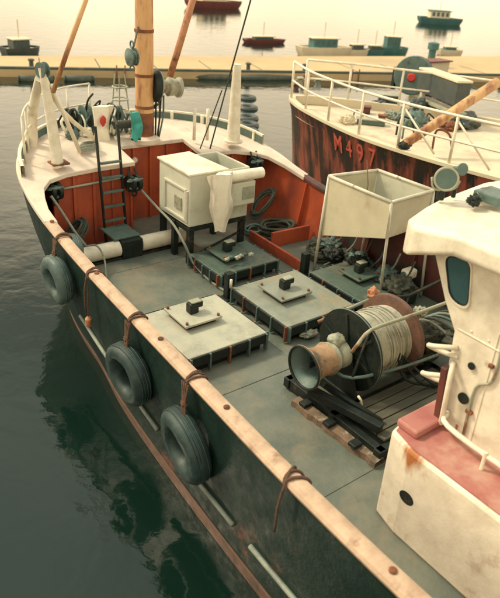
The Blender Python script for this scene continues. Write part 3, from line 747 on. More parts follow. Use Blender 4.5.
# ------------------------------------------------------------ hatches
def hatch(x0, x1, y0, y1, lidm, label, htop=.25, knob=True, nseg=4, platem=None, pc=None, ps=.27):
    t = thing('hatch', label, 'hatch', ((x0+x1)/2, (y0+y1)/2, 0), 'square raised hatches in the working deck')
    b = B(); b.box(x0+.05,x1-.05,y0+.05,y1-.05,0.001,htop-.045,.008); obj('coaming', b, IRON, t)
    b = B(); b.box(x0,x1,y0,y1,htop-.04,htop,.012); lid = obj('lid', b, lidm, t)
    for side in range(4):
        L = (x1-x0) if side % 2 else (y1-y0)
        for k in range(nseg):
            a = (k+.06)/nseg*L; c = (k+.94)/nseg*L; jz = random.uniform(-.006,.006)
            b = B()
            if side == 0: b.box(x0-.028,x0-.003,y0+a,y0+c,htop-.135+jz,htop-.008+jz,.008)
            if side == 2: b.box(x1+.003,x1+.028,y0+a,y0+c,htop-.135+jz,htop-.008+jz,.008)
            if side == 1: b.box(x0+a,x0+c,y0-.028,y0-.003,htop-.135+jz,htop-.008+jz,.008)
            if side == 3: b.box(x0+a,x0+c,y1+.003,y1+.028,htop-.135+jz,htop-.008+jz,.008)
            obj('batten', b, IRON, t)
        for k in range(nseg+1):
            a = min(max(k/nseg*L, .02), L-.02)
            b = B()
            if side == 0: b.box(x0-.04,x0+.015,y0+a-.012,y0+a+.012,.02,htop-.005,.004)
            if side == 2: b.box(x1-.015,x1+.04,y0+a-.012,y0+a+.012,.02,htop-.005,.004)
            if side == 1: b.box(x0+a-.012,x0+a+.012,y0-.04,y0+.015,.02,htop-.005,.004)
            if side == 3: b.box(x0+a-.012,x0+a+.012,y1-.015,y1+.04,.02,htop-.005,.004)
            obj('dog', b, TEAL if (k+side) % 3 else RUST, t)
    if knob:
        px, py = pc or ((x0+x1)/2, (y0+y1)/2)
        b = B(); b.box(px-ps+.06,px+ps-.06,py-ps+.06,py+ps-.06,htop,htop+.06,.004); obj('plate_riser', b, IRON, t)
        b = B(); b.box(px-ps,px+ps,py-ps,py+ps,htop+.06,htop+.09,.008); obj('centre_plate', b, platem or lidm, t)
        b = B(); b.box(px-.075,px+.055,py-.06,py+.06,htop+.09,htop+.23,.02); b.box(px-.02,px+.13,py-.04,py+.04,htop+.15,htop+.235,.02); kb = obj('lifting_lug', b, IRON, t)
        b = B(); b.box(px-.05,px+.1,py-.05,py+.05,htop+.233,htop+.255,.01); obj('lug_cap', b, PALEIR, kb)
        for (sx_, sy_) in ((-1,-1),(1,-1),(1,1),(-1,1)):
            b = B(); b.lathe([(0,.018),(.03,.018)], (px+sx_*(ps-.04), py+sy_*(ps-.04), htop+.09), (0,0,1), 8); obj('bolt', b, RUST, t)
    return t
hatch(3.38,4.52,5.24,6.38, LIDP, 'pale square hatch next to the near rail with a dark lifting lug', pc=(3.908, 5.993, 0.340)[:2])
hatch(4.83,5.99,5.20,6.42, LIDG, 'grey green square hatch between the pale one and the white bin', pc=(5.353, 5.911, 0.340)[:2])
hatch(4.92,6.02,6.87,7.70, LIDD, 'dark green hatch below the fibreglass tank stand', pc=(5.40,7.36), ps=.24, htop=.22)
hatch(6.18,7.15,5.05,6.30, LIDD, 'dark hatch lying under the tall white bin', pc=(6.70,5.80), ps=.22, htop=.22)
# loose pieces on the dark hatch
for k in range(6):
    b = B(); c = (5.18+k*.085, 7.06+.03*math.sin(k*2.1), .335); b.blob(c, (.045,.03,.03), k, .25)
    o = obj('net_float', b, [PALEIR,TEAL,LIDP][k%3], smooth=True, off=c)
    tag(o, ['leftmost','second from the left','third from the left','fourth from the left','second from the right','rightmost'][k]+' of the small weathered net floats on the dark green hatch', 'float', 'net floats in a row on the dark hatch')
# ------------------------------------------------------------ bollard posts
for (x, y, hh, lb) in ((4.86,6.55,.42,'square black post at the near corner of the dark green hatch'),(6.36,6.62,.36,'square black post beside the end of the low red board')):
    t = thing('deck_post', lb, 'post', (x,y,0))
    b = B(); b.box(x-.055,x+.055,y-.055,y+.055,0,hh,.012); obj('post', b, IRON, t)
    b = B(); b.box(x-.09,x+.09,y-.09,y+.09,0.0015,.03,.006); obj('foot', b, IRON, t)
b = B(); b.tube([(4.8,6.42,.25),(4.8,6.42,.38)], .02, 8); 
o = obj('locking_pin', b, WHITE, smooth=True, off=(4.8,6.42,.25)); tag(o, 'small pale pin standing at the corner of the grey green hatch', 'pin')

# ------------------------------------------------------------ fibreglass tank on its black stand
t = thing('tank_stand', 'black steel stand carrying the fibreglass tank', 'stand', (5.48,8.2,0))
for (x,y) in ((4.99,8.62),(4.99,7.80),(5.98,7.82),(5.98,8.62),(4.97,8.22)):
    b = B(); b.box(x-.045,x+.045,y-.045,y+.045,0,.60,.006); obj('leg', b, IRON, t)
for (a, c) in (((4.95,7.80,.585),(6.02,7.80,.585)),((4.95,8.62,.585),(6.02,8.62,.585)),((4.99,7.75,.56),(4.99,8.67,.56)),((5.98,7.75,.56),(5.98,8.67,.56))):
    b = B(); b.beam(a, c, .07, .07, .006); obj('beam', b, IRON, t)
b = B(); b.tube([(5.0,7.80,.1),(5.97,7.82,.35)], .02, 8); obj('brace', b, IRON, t)
t = thing('fish_tank', 'off white fibreglass tank with framed side panel standing on black legs', 'tank', (5.48,8.2,.62))
def shell(b, x0,x1,y0,y1,z0,z1,th, dz=0):
    o_ = [(x0,y0),(x1,y0),(x1,y1),(x0,y1)]; i_ = [(x0+th,y0+th),(x1-th,y0+th),(x1-th,y1-th),(x0+th,y1-th)]
    vo0 = [b.bm.verts.new((x,y,z0)) for x,y in o_]; vo1 = [b.bm.verts.new((x,y,z1)) for x,y in o_]
    vi1 = [b.bm.verts.new((x,y,z1)) for x,y in i_]; vi0 = [b.bm.verts.new((x,y,z0+th)) for x,y in i_]
    for k in range(4):
        j = (k+1) % 4
        b.bm.faces.new((vo0[k],vo0[j],vo1[j],vo1[k])); b.bm.faces.new((vo1[k],vo1[j],vi1[j],vi1[k])); b.bm.faces.new((vi1[k],vi1[j],vi0[j],vi0[k]))
    b.bm.faces.new(vo0); b.bm.faces.new(vi0)
    return b
tank_body = obj('tank_body', shell(B(), 4.94,6.04,7.76,8.68,.63,1.46,.035), TANK, t, bev=.02)
# sloping lid sheet
b = B(); b.bm.faces.new([b.bm.verts.new(v) for v in ((4.91,8.70,1.485),(4.91,7.74,1.47),(5.62,7.74,1.47),(5.50,8.70,1.50))]); obj('lid_sheet', b, WHITE, t, solid=.025)
# raised frame on the port side
for (ya,yb,za,zb) in ((7.85,8.5,.70,.74),(7.85,8.5,1.18,1.22),(7.85,7.89,.74,1.18),(8.46,8.5,.74,1.18)):
    b = B(); b.box(4.915,4.942,ya,yb,za,zb,.008); obj('frame_bar', b, TANK, t)
b = B(); b.box(4.918,4.942,7.98,8.18,.84,1.04,.008); obj('inspection_cover', b, PALEIR, t)
b = B(); b.tube([(4.925,7.82,.70),(4.925,7.82,1.2)], .02, 8); obj('pipe', b, TUBEW, t)
# aft chute box
b = B(); b.box(5.55,6.05,7.60,7.755,.90,1.28,.02); obj('aft_box', b, TANK, t)
b = B(); b.box(5.80,6.02,7.585,7.6,1.0,1.2,.004); obj('cover', b, PALEIR, t)
b = B(); b.lathe([(0,.05),(.015,.085),(.82,.085),(.84,.05)], (5.35,7.62,1.40), (1,.0,-.02), 22)
o = obj('rolled_sheet', b, CLOTH, smooth='auto', off=(5.35,7.62,1.40)); tag(o, 'white rolled sheet lying along the near top edge of the tank', 'roll')
c = V(5.33,7.64,1.50)
b = B(); rows = []
for i in range(26):
    t_ = i/25; zc = 1.50-.92*t_; row = []
    wd = (.36 if t_ < .5 else .36-.17*(t_-.5)/.5)*(1+.07*math.sin(t_*11+1))
    for j in range(25):
        a = 2*math.pi*j/24
        f_ = 1+.16*math.sin(a*5+t_*3)+.14*math.sin(a*9-t_*5)+.06*math.sin(a*14+t_*8)
        row.append(V(5.33+.03*t_+math.cos(a)*wd*.5*f_, 7.66-.02-.0*t_+math.sin(a)*.055*f_-.03*math.sin(t_*3.1), zc+.02*math.sin(a*2)))
    rows.append(row)
b.grid(rows); b.bm.faces.new([b.bm.verts.new(p) for p in rows[0][:-1]]); b.bm.faces.new([b.bm.verts.new(p) for p in rows[-1][:-1]])
for v in b.bm.verts: v.co.y -= .10
o = obj('hanging_cloth', b, CLOTH, smooth=True, off=c); tag(o, 'long white cloth hanging from the tank down towards the dark hatch', 'cloth')

# ------------------------------------------------------------ tall white bin on tube legs
t = thing('white_bin', 'open cream bin with a sloping floor on four thin tube legs', 'bin', (7.0,5.9,.15))
TZ = 1.60
c4 = [(6.55,6.52),(6.55,5.30),(7.50,5.36),(7.46,6.40)]   # far-port, near-port, near-starboard, far-starboard
f4 = [(6.50,6.55),(6.72,5.36),(7.38,5.14),(7.36,6.40)]
zl = [.66,1.08,1.08,.66]
for (a, c, z) in zip(c4, f4, zl):
    b = B(); b.tube([(a[0],a[1],TZ), (c[0],c[1],.05)], .022, 10); obj('leg', b, TUBEW, t, smooth=True)
for k in range(4):
    a, c = c4[k], c4[(k+1) % 4]; za, zc = zl[k], zl[(k+1) % 4]
    b = B(); b.tube([(a[0],a[1],TZ),(c[0],c[1],TZ)], .026, 10); obj('rim_tube', b, TUBEW, t, smooth=True)
    sh = .03 if k == 0 else .0
    b = B(); b.grid([[V(a[0]+(c[0]-a[0])*j/8, a[1]+(c[1]-a[1])*j/8, (za+(zc-za)*j/8) + (TZ-.01-(za+(zc-za)*j/8))*i/6) for j in range(9)] for i in range(7)])
    obj('side_panel', b, PLY if k in (0,1,3) else TANK, t, solid=.015)
b = B(); b.bm.faces.new([b.bm.verts.new((p[0],p[1],z)) for p, z in zip(c4, zl)]); obj('floor_panel', b, TANK, t, solid=.015)
b = B(); b.tube([(7.305, 6.512, 1.750), (6.907, 6.068, 1.550), (6.750, 5.936, 1.450)], .008, 6); 
o = obj('thin_line', b, ROPER, off=(7.305, 6.512, 1.750)); tag(o, 'thin reddish line hanging into the open cream bin', 'line')

# ------------------------------------------------------------ deck winch
WXc, WY, WZ = 4.74, 4.05, .60
t = thing('trawl_winch', 'black trawl winch with a drum of pale warp and a flared warping head', 'winch', (5.0,4.0,0))
b = B(); b.lathe([(0,.245),(.015,.25),(.05,.215),(.14,.175),(.26,.165),(.33,.19)], (4.04,WY,WZ), (1,0,0), 40, cap=False)
wh_ = obj('warping_head', b, HEADM, t, smooth='auto', label='orange tan warping head with a dark flared mouth')
b = B(); b.lathe([(.012,.243),(.05,.195),(.14,.155),(.26,.14),(.30,.02)], (4.04,WY,WZ), (1,0,0), 40, cap=False); obj('mouth_lining', b, TEAL, wh_, smooth='auto')
b = B(); b.torus((4.045,WY,WZ), (1,0,0), .236, .014, 40, 8); obj('lip', b, IRON, wh_, smooth=True)
b = B(); b.lathe([(0,.15),(.06,.17),(.12,.13),(.16,.16),(.22,.16),(.24,.10)], (4.38,WY,WZ), (1,0,0), 30); obj('brake_hub', b, PALEIR, t, smooth='auto')
b = B(); b.blob((4.52,WY+.04,WZ+.17), (.10,.09,.07), 2, .12); obj('bearing_cap', b, PALEIR, t, smooth=True)
b = B(); b.lathe([(0,.03),(1.9,.03)], (4.1,WY,WZ), (1,0,0), 12); obj('shaft', b, IRON, t, smooth='auto')
b = B(); b.lathe([(-.02,.455),(-.02,.47),(.02,.47),(.03,.42)], (4.72,WY,WZ), (1,0,0), 56); fl = obj('near_flange', b, IRON, t, smooth='auto')
b = B(); b.torus((4.715,WY,WZ), (1,0,0), .462, .012, 56, 8); obj('flange_rim', b, TEAL, fl, smooth=True)
for k in range(6):
    a = k*math.pi/3+.3
    b = B(); b.beam((4.69,WY+.12*math.cos(a),WZ+.12*math.sin(a)), (4.69,WY+.42*math.cos(a),WZ+.42*math.sin(a)), .02,.035,.003); obj('web', b, IRON, fl)
prof = []
nw = 22
for k in range(nw*4+1):
    d = .03 + .60*k/(nw*4); prof.append((d, .352 + .006*abs(math.sin(math.pi*k/4)) + .010*math.sin(d*9) + .004*math.sin(d*41)))
b = B(); b.lathe(prof, (4.72,WY,WZ), (1,0,0), 48, cap=False); ww_ = obj('wound_warp', b, WIRE, t, smooth=True)
for k in range(9):
    x = 4.80+.056*k+random.uniform(-.01,.01); tl = random.uniform(-.035,.035); r0 = .362+random.uniform(0,.012)
    b = B(); b.tube([V(x+tl*math.cos(2*math.pi*j/20+k), WY+r0*math.cos(2*math.pi*j/20), WZ+r0*math.sin(2*math.pi*j/20)) for j in range(20)], .006, 6, closed=True, smooth=2); obj('warp_turn', b, WIRE if k % 4 else ROPEP, ww_, smooth=True)
b = B(); b.lathe([(-.03,.42),(-.02,.47),(.03,.475),(.035,.45)], (5.38,WY,WZ), (1,0,0), 56); obj('far_flange', b, FLANGE, t, smooth='auto', label='rust brown far flange')
for x in (4.62, 5.55):
    b = B(); b.prism([(WY-.30,.10),(WY+.28,.10),(WY+.09,WZ+.08),(WY-.09,WZ+.08)], x-.02, x+.02)
    for v in b.bm.verts: v.co = V(v.co.z, v.co.x, v.co.y)
    obj('side_frame', b, IRON, t)
# bed frame
for (a, c) in (((4.26,3.02,.09),(4.26,4.5,.09)),((5.9,3.02,.09),(5.9,4.6,.09)),((4.2,4.46,.09),(5.95,4.46,.09)),((4.2,3.06,.09),(5.95,3.06,.09)),((4.2,3.72,.09),(5.95,3.72,.09)),((4.62,3.02,.09),(4.62,4.5,.09))):
    b = B(); b.beam(a, c, .09, .12, .008); obj('bed_beam', b, IRON, t)
for k in range(5):
    y = 3.16+.118*k; b = B(); b.box(4.36,5.82,y-.052,y+.052,.152,.180+random.uniform(0,.006),.004); obj('bed_plank', b, WOOD, t)
# diagonal channel and levers in front of the drum
b = B(); b.beam((4.14,4.02,.30),(4.40,3.20,.24), .10,.09,.01); obj('channel', b, IRON, t)
b = B(); b.tube([(4.30,3.95,.34),(4.52,3.30,.20)], .035, 10); obj('pipe', b, IRON, t, smooth=True)
b = B(); b.tube([(4.525, 3.847, 0.750), (4.532, 3.790, 0.880), (4.698, 3.787, 1.000), (5.175, 3.753, 1.020), (5.721, 3.706, 1.050), (5.988, 3.692, 1.060)], .02, 10, smooth=3); obj('guard_bar', b, PALEIR, t, smooth=True)
b = B(); b.tube([(4.528, 3.928, 0.600), (4.433, 4.130, 0.620), (4.413, 3.992, 0.500), (4.470, 3.744, 0.500), (4.955, 3.618, 0.500), (5.549, 3.551, 0.500), (5.891, 3.536, 0.500)], .018, 10, smooth=3); obj('guard_bar', b, TEAL, t, smooth=True)
b = B(); b.tube([(4.698, 3.787, 1.000), (4.680, 3.842, 0.700), (4.470, 3.744, 0.500)], .018, 8); obj('guard_bar', b, IRON, t, smooth=True)
b = B(); b.tube([(4.936, 4.797, 0.500), (5.184, 4.692, 0.620), (5.648, 4.634, 0.700)], .022, 8); obj('guard_bar', b, PALEIR, t, smooth=True)
b = B(); b.tube([(5.648, 4.634, 0.700), (6.256, 4.542, 0.620), (6.895, 4.520, 0.700)], .022, 8); obj('guard_bar', b, IRON, t, smooth=True)
b = B(); b.blob((5.693, 4.652, 0.750), (.07,.07,.09), 5, .3); b.tube([(5.656, 4.628, 0.800), (5.765, 4.792, 0.400)], .03, 8); obj('brake_screw', b, RUSTP, t, smooth=True)
b = B(); b.tube([(4.506, 3.569, 0.180), (4.472, 3.578, 0.320), (4.451, 3.609, 0.360)], .014, 8); obj('pin', b, WHITE, t, smooth=True)
for k in range(3):
    b = B(); b.tube([(5.155, 3.731, 0.600), (5.2+.1*k,3.6-.1*k,.3), (5.5+.05*k,3.4,.2)], .016, 8, smooth=4); obj('brake_rod', b, IRON, t, smooth=True)
# worn timber along the port edge of the winch bed
t = thing('worn_timber', 'chafed orange tan timber along the near edge of the winch bed', 'timber', (4.15,3.6,0))
b = B(); rows = []
for i in range(19):
    y = 4.2-1.2*i/18; wv = .007*math.sin(i*1.3)+.006*math.sin(i*2.9)+random.uniform(-.006,.006); x = 4.13+.07*i/18
    rows.append([V(x-.07+wv,y,.004), V(x-.06+wv,y,.07), V(x+.05,y,.085), V(x+.06,y,.004)])
b.grid(rows); obj('timber', b, WOODP, t, bev=.006)
for i in range(3):
    b = B(); y = 4.05-i*.38; b.box(4.08,4.2,y-.05,y+.05,.075,.12,.01); obj('clamp', b, IRON, t)
# small fitting between hatch and winch
b = B(); b.blob((5.186, 5.176, 0.060), (.12,.08,.05), 3, .3)
o = obj('loose_shackle', b, PALEIR, smooth=True, off=(5.186, 5.176, 0.060)); tag(o, 'pale loose fitting on deck between the grey hatch and the winch', 'fitting')

# ------------------------------------------------------------ heap of gear between winch and wheelhouse
def coil(name, label, c, r0, n, m, cat='rope', grp=None, rr=.02, tilt=0.0, seed=1, squash=.8):
    rnd = random.Random(seed); t = thing(name, label, cat, c, grp)
    for k in range(n):
        r_ = r0*(1-.07*(k%4))+rnd.uniform(-.02,.02); z = c[2]+rr+rr*1.5*k*.55; pts = []
        ox, oy = rnd.uniform(-.04,.04), rnd.uniform(-.04,.04)
        for j in range(14):
            a = 2*math.pi*j/14; pts.append(V(c[0]+ox+math.cos(a)*r_, c[1]+oy+math.sin(a)*r_*squash, z+.015*math.sin(a*3+k)+tilt*math.cos(a)*r_))
        b = B(); b.tube(pts, rr, 7, closed=True, smooth=2); obj('turn', b, m, t, smooth=True)
    return t
coil('rope_coil', 'dark coiled warps piled behind the red board at the far bulwark', (6.95,8.05,.02), .33, 10, ROPE, rr=.022, seed=2)
coil('rope_coil', 'loose coil of dark rope hung on the far bulwark under the trawl block', (7.0,8.55,.35), .22, 7, ROPE, rr=.02, tilt=.9, seed=4)
coil('rope_coil', 'coil of grey green rope on deck near the foot of the low red board', (6.62,8.25,.02), .20, 6, TEAL, rr=.02, seed=5)
coil('rope_coil', 'tangle of dark rope hanging by the near bulkhead corner under the port block', (3.55,8.95,.25), .22, 7, ROPE, rr=.02, tilt=1.1, seed=8)
coil('rope_coil', 'dark rope coil on deck between the winch drum and the wheelhouse', (6.0,4.1,.1), .30, 9, ROPE, rr=.025, seed=9)
coil('rope_coil', 'dark cable heaped inside the far bulwark behind the white bin', (7.05,6.9,.02), .26, 8, ROPE, rr=.022, seed=10)
for k, (px, py, z, rad, m, lb) in enumerate((((5.85),(4.25),.62,(.12,.1,.12),PALEIR,'x'),)): pass
t = thing('net_pile', 'dark heap of netting with pale scraps between winch and wheelhouse', 'net', (5.9,3.9,.1))
for k in range(9):
    c = (5.78+random.uniform(-.1,.5), 3.7+random.uniform(-.3,.7), .22+random.uniform(0,.28))
    b = B(); b.blob(c, (random.uniform(.14,.24),random.uniform(.14,.24),random.uniform(.10,.18)), k, .35, 3.2); obj('net_fold', b, ROPE if k % 3 else TEAL, t, smooth=True)
for k, p in enumerate(((5.632, 4.071, 0.720), (5.584, 3.914, 0.680), (5.835, 4.347, 0.660), (5.781, 3.987, 0.800))):
    b = B(); b.blob(p, (.09,.07,.06), k+20, .4, 3.0); obj('pale_scrap', b, [PALEIR,STRAKE,TEAL,PALEIR][k], t, smooth=True)
for k in range(5):
    a = V(5.7+.1*k,4.3,.3)
    b = B(); b.tube([a, a+V(.2,-.3,.35), a+V(.4,-.7,.15+.05*k), a+V(.6,-.9,-.1)], .018, 7, smooth=6); obj('rope_strand', b, [ROPEP,ROPE,TEAL][k%3], t, smooth=True)
t = thing('gear_heap', 'dark heap of netting and wires under and behind the tall white bin', 'net', (7.1,6.2,0))
for k in range(10):
    c = (6.98+random.uniform(-.12,.25), 5.2+.2*k+random.uniform(-.08,.08), .12+random.uniform(0,.18))
    b = B(); b.blob(c, (random.uniform(.12,.2),random.uniform(.14,.22),random.uniform(.10,.17)), k+80, .4, 3.4); obj('net_fold', b, [ROPE,IRON,TEAL][k%3], t, smooth=True)
for k in range(7):
    a = V(7.3-.02*k, 7.0-.3*k, .62)
    b = B(); b.tube([a, a+V(-.06,.05,-.25), a+V(-.2,.2,-.5), a+V(-.5,.1*(k%3),-.56)], .015, 7, smooth=6); obj('wire', b, [ROPE,TEAL,ROPEP][k%3], t, smooth=True)
# canister at far bulwark
c = Vector((7.220, 5.303, 0.380))
t = thing('canister', 'small pale plastic canister lying against the far bulwark', 'canister', c)
b = B(); b.box(c.x-.11,c.x+.11,c.y-.08,c.y+.08,c.z-.08,c.z+.07,.04,seg=4); obj('canister_body', b, WHITE, t, smooth='auto')
b = B(); b.lathe([(0,.03),(.035,.03)], (c.x-.11,c.y,c.z+.02), (-1,0,0), 12); obj('cap', b, TEAL, t)

# hoses
for (pts, r_, m, lb) in (
    ([(4.740, 9.085, 0.950), (4.842, 8.637, 0.720), (4.815, 8.026, 0.620), (4.791, 7.656, 0.450), (4.896, 7.552, 0.150), (4.916, 7.156, 0.030), (4.928, 6.700, 0.020)], .020, ROPEP, 'grey hose sagging from the bulkhead past the tank stand to the deck'),
    ([(3.244, 8.892, 1.050), (3.323, 8.701, 0.850), (3.411, 8.468, 0.600), (3.519, 8.344, 0.400)], .020, ROPEP, 'pale hose running down from the port trawl block to the roller'),
    ([(3.579, 8.487, 0.330), (3.712, 8.389, 0.340), (3.745, 8.227, 0.200), (3.651, 7.972, 0.050), (3.506, 7.735, 0.030)], .014, ROPEP, 'thin pale line looped over the cream roller end')):
    b = B(); b.tube(pts, r_, 8, smooth=6); o = obj('hose', b, m, smooth=True, off=pts[-1]); tag(o, lb, 'hose')

# searchlight on wheelhouse roof
c = Vector((4.614, 3.199, 2.860))
t = thing('searchlight', 'dark teal searchlight with bracket on the wheelhouse roof', 'searchlight', (c.x,c.y,2.68))
b = B(); b.lathe([(-.10,.02),(-.09,.06),(-.05,.09),(0,.10),(.05,.097),(.06,.095)], c, (-.6,-.5,.1), 28); obj('housing', b, TEAL, t, smooth='auto')
b = B(); b.torus(c+V(-.045,-.037,.008), (-.6,-.5,.1), .096, .010, 28, 8); obj('rim', b, PALEIR, t, smooth=True)
b = B(); b.tube([(c.x,c.y+.02,2.66),(c.x,c.y+.02,2.76)], .035, 12); obj('pedestal', b, IRON, t)
b = B(); b.tube([c+V(.10,-.07,-.02), c+V(.08,-.05,-.09), c+V(0,0,-.11), c+V(-.08,.05,-.09), c+V(-.10,.07,0)], .011, 8, smooth=3); obj('yoke', b, PALEIR, t, smooth=True)
c2 = c+V(.16,.0,.06)
t = thing('horn', 'small dark horn beside the searchlight on the wheelhouse roof', 'horn', (c2.x,c2.y,2.68))
b = B(); b.lathe([(-.07,.02),(0,.026),(.05,.055),(.055,.055)], c2, (-.3,-.8,.2), 18); obj('bell', b, TEAL, t, smooth='auto')
b = B(); b.tube([(c2.x,c2.y,2.66), c2], .02, 8); obj('stem', b, IRON, t)
for k in range(3):
    c3 = (c.x+.05+.12*k, c.y-.28+.04*k, 2.74); b = B(); b.blob(c3, (.06,.05,.045), k+40, .4, 3.0)
    o = obj('crumpled_rag', b, [IRON,CLOTH,DRED][k], smooth=True, off=c3); tag(o, ['black','pale','dark red'][k]+' crumpled rag on the wheelhouse roof by the searchlight', 'rag')

# ------------------------------------------------------------ neighbouring boat
TH = R(15); NB = V(10.6,12.25,0)
nu = V(-math.sin(TH), math.cos(TH), 0); nl = V(-math.cos(TH), -math.sin(TH), 0)
def N(f, l, z): return NB + nu*f + nl*l + V(0,0,z)
nb = thing('moored_boat', 'neighbouring boat with a black rust streaked hull and red bow numbers', 'boat', N(-6,0,-.85))
top = [(0,0),(-.3,.42),(-.85,.86),(-1.6,1.28),(-2.5,1.72),(-3.4,2.06),(-4.6,2.32),(-6,2.45),(-8,2.5),(-10.5,2.45),(-13,2.2)]
wat = [(-.35,0),(-.75,.30),(-1.3,.62),(-2.0,.98),(-2.9,1.4),(-3.8,1.75),(-4.9,2.05),(-6.2,2.2),(-8,2.28),(-10.5,2.2),(-13,1.9)]
tp = cr([V(a,b,0) for a,b in top], 4); wt = cr([V(a,b,0) for a,b in wat], 4)
def fullN(P): return [V(p.x,p.y,0) for p in P[::-1]] + [V(p.x,-p.y,0) for p in P[1:]]
TF, WTF = fullN(tp), fullN(wt)
def nz(f): return 1.30 + .012*max(0, f+3)**1.5*1.0 - .0*f
b = B(); rows = []
for k in range(9):
    t_ = k/8; q = t_**.7
    rows.append([N(a.x+(c.x-a.x)*q, a.y+(c.y-a.y)*q, nz(a.x)+(-.95-nz(a.x))*t_) for a, c in zip(TF, WTF)])
b.grid(rows); b.bm.faces.new([b.bm.verts.new(N(p.x,p.y,z)) for p, z in ((TF[0],1.3),(TF[-1],1.3),(WTF[-1],-.95),(WTF[0],-.95))])
obj('hull', b, NHULL, nb, smooth='auto')
def insetN(P, d):
    out = []
    for i, p in enumerate(P):
        t_ = P[min(i+1,len(P)-1)] - P[max(i-1,0)]; t_.normalize(); out.append(V(p.x - (-t_.y)*d*-1*1, p.y + (-t_.x)*d*1, 0) if False else V(p.x*1 + t_.y*d, p.y - t_.x*d, 0))
    return out
I1 = insetN(TF, .16); 
if sum(abs(p.y) for p in I1) > sum(abs(p.y) for p in TF): I1 = insetN(TF, -.16)
b = B(); o1 = [N(p.x,p.y,nz(p.x)+.03) for p in TF]; i1 = [N(p.x,p.y,nz(p.x)+.03) for p in I1]
b.grid([[v-V(0,0,.06) for v in o1], o1, i1, [v-V(0,0,.2) for v in i1]]); obj('cap_rail', b, FARW, nb, smooth='auto')
b = B(); pl = [N(p.x,p.y,0) for p in insetN(TF, .1 if I1[5].y < TF[5].y else -.1)]
b.prism([(v.x,v.y) for v in pl], 1.05, 1.17); obj('deck', b, NDECK, nb)
# bow numbers M 4 9 7, each its own cut plate of paint
def sidept(f, z):
    prev = None
    for a, w_ in zip(TF, WTF):
        t_ = (nz(a.x)-z)/(nz(a.x)+.95); q = t_**.7
        p = V(a.x+(w_.x-a.x)*q, a.y+(w_.y-a.y)*q, 0)
        if prev is not None and prev.x <= f <= p.x and a.y >= 0:
            return N(f, prev.y+(p.y-prev.y)*(f-prev.x)/(p.x-prev.x), z)
        prev = p
    return N(f, 2, z)
for ch, f in zip('M497', (-2.40,-2.76,-3.10,-3.43)):
    cu = bpy.data.curves.new('letter', 'FONT'); cu.body = ch; cu.size = .56; cu.extrude = .002; cu.offset = .004; cu.align_x = 'CENTER'; cu.align_y = 'CENTER'
    tmp = bpy.data.objects.new('t', cu); me = bpy.data.meshes.new_from_object(tmp); bpy.data.objects.remove(tmp); bpy.data.curves.remove(cu)
    zc = .95
    p0 = sidept(f, zc); dxv = (sidept(f-.3, zc)-sidept(f+.3, zc)).normalized(); up = (sidept(f, zc+.15)-sidept(f, zc-.15)); up = (up - dxv*up.dot(dxv)).normalized(); nn = dxv.cross(up)
    M_ = Matrix((dxv, up, nn)).transposed()
    base = worldloc(nb)
    for v in me.vertices: v.co = M_ @ V(v.co.x*.78, v.co.y, v.co.z) + p0 + nn*.014 - base
    me.materials.append(REDH); o = bpy.data.objects.new('number', me); COL.objects.link(o); o.parent = nb
# foredeck details of the neighbour: structure lists in its own frame
def nrail(fs, l_of, hts, nm, mirror=1):
    top_pts = {h_: [] for h_ in hts}
    for f in fs:
        l = l_of(f)*mirror; p = N(f, l, nz(f)+.02)
        b = B(); b.tube([p, p+V(0,0,max(hts))], .028, 8); obj('rail_post', b, WHITE, nb, smooth=True)
        for h_ in hts: top_pts[h_].append(p+V(0,0,h_))
    for h_ in hts:
        b = B(); b.tube(top_pts[h_], .028 if h_ == max(hts) else .022, 8, smooth=3); obj('guard_rail', b, WHITE, nb, smooth=True)
def lof(f):
    for a, c in zip(tp, tp[1:]):
        if c.x <= f <= a.x: return a.y + (c.y-a.y)*(f-a.x)/(c.x-a.x) - .08
    return 2.3
nrail([-.25,-1.1,-2.0,-3.0,-4.0,-5.1,-6.2,-7.4,-8.6], lof, (.42,.85), 'p')
nrail([-.25,-1.1,-2.2,-3.4,-4.8,-6.2,-7.6], lof, (.42,.85), 's', -1)
for (a, c) in (((-4.0,1),(-3.5,0)),((-5.1,1),(-4.5,0))):
    p, q = N(a[0], lof(a[0]), nz(a[0])+.8), N(a[0]-.7, lof(a[0])-.1, nz(a[0])+.05)
    b = B(); b.tube([p, q], .02, 8); obj('rail_brace', b, WHITE, nb, smooth=True)
# boom resting on its deck
a, c = Vector((9.658, 7.734, 1.420)), Vector((11.032, 7.396, 2.250))
c = a + (c-a)*1.35
t = thing('cargo_boom', 'yellow tan boom slanting over the railing of the neighbouring boat', 'boom', a)
b = B(); b.tube([a, c], [.085,.10], 14); obj('spar', b, TAN, t, smooth=True)
b = B(); b.blob(a-V(0,0,.03), (.14,.10,.08), 7, .2); obj('heel_fitting', b, IRON, t, smooth=True)
# gear on its deck
def nthing(name, label, cat, p): return thing(name, label, cat, p)
c = Vector((14.740, 11.906, 1.250))
t = thing('net_drum', 'big dark net drum with a red hub on the neighbouring boat', 'net drum', (c.x,c.y,1.17))
ax = V(-.75,-.5,.1)
b = B(); b.lathe([(-.25,.5),(-.2,.52),(-.15,.3),(.15,.3),(.2,.52),(.25,.5)], c+V(0,0,.45), ax, 32); obj('drum', b, TEAL, t, smooth='auto')
b = B(); b.lathe([(0,.12),(.06,.09)], c+V(0,0,.45)+ax.normalized()*.25+V(-.05,0,-.05), ax, 16); obj('hub', b, REDP, t)
b = B(); b.beam(c+V(.4,-.3,0), c+V(.4,-.3,.6), .1,.1); b.beam(c+V(-.2,.5,0), c+V(-.2,.5,.6), .1,.1); obj('stand', b, IRON, t)
a, q = Vector((13.416, 10.500, 1.900)), Vector((12.782, 8.864, 1.900))
t = thing('long_trough', 'long dark trough with pale rim behind the net drum of the neighbouring boat', 'trough', (a+q)/2-V(0,0,.7))
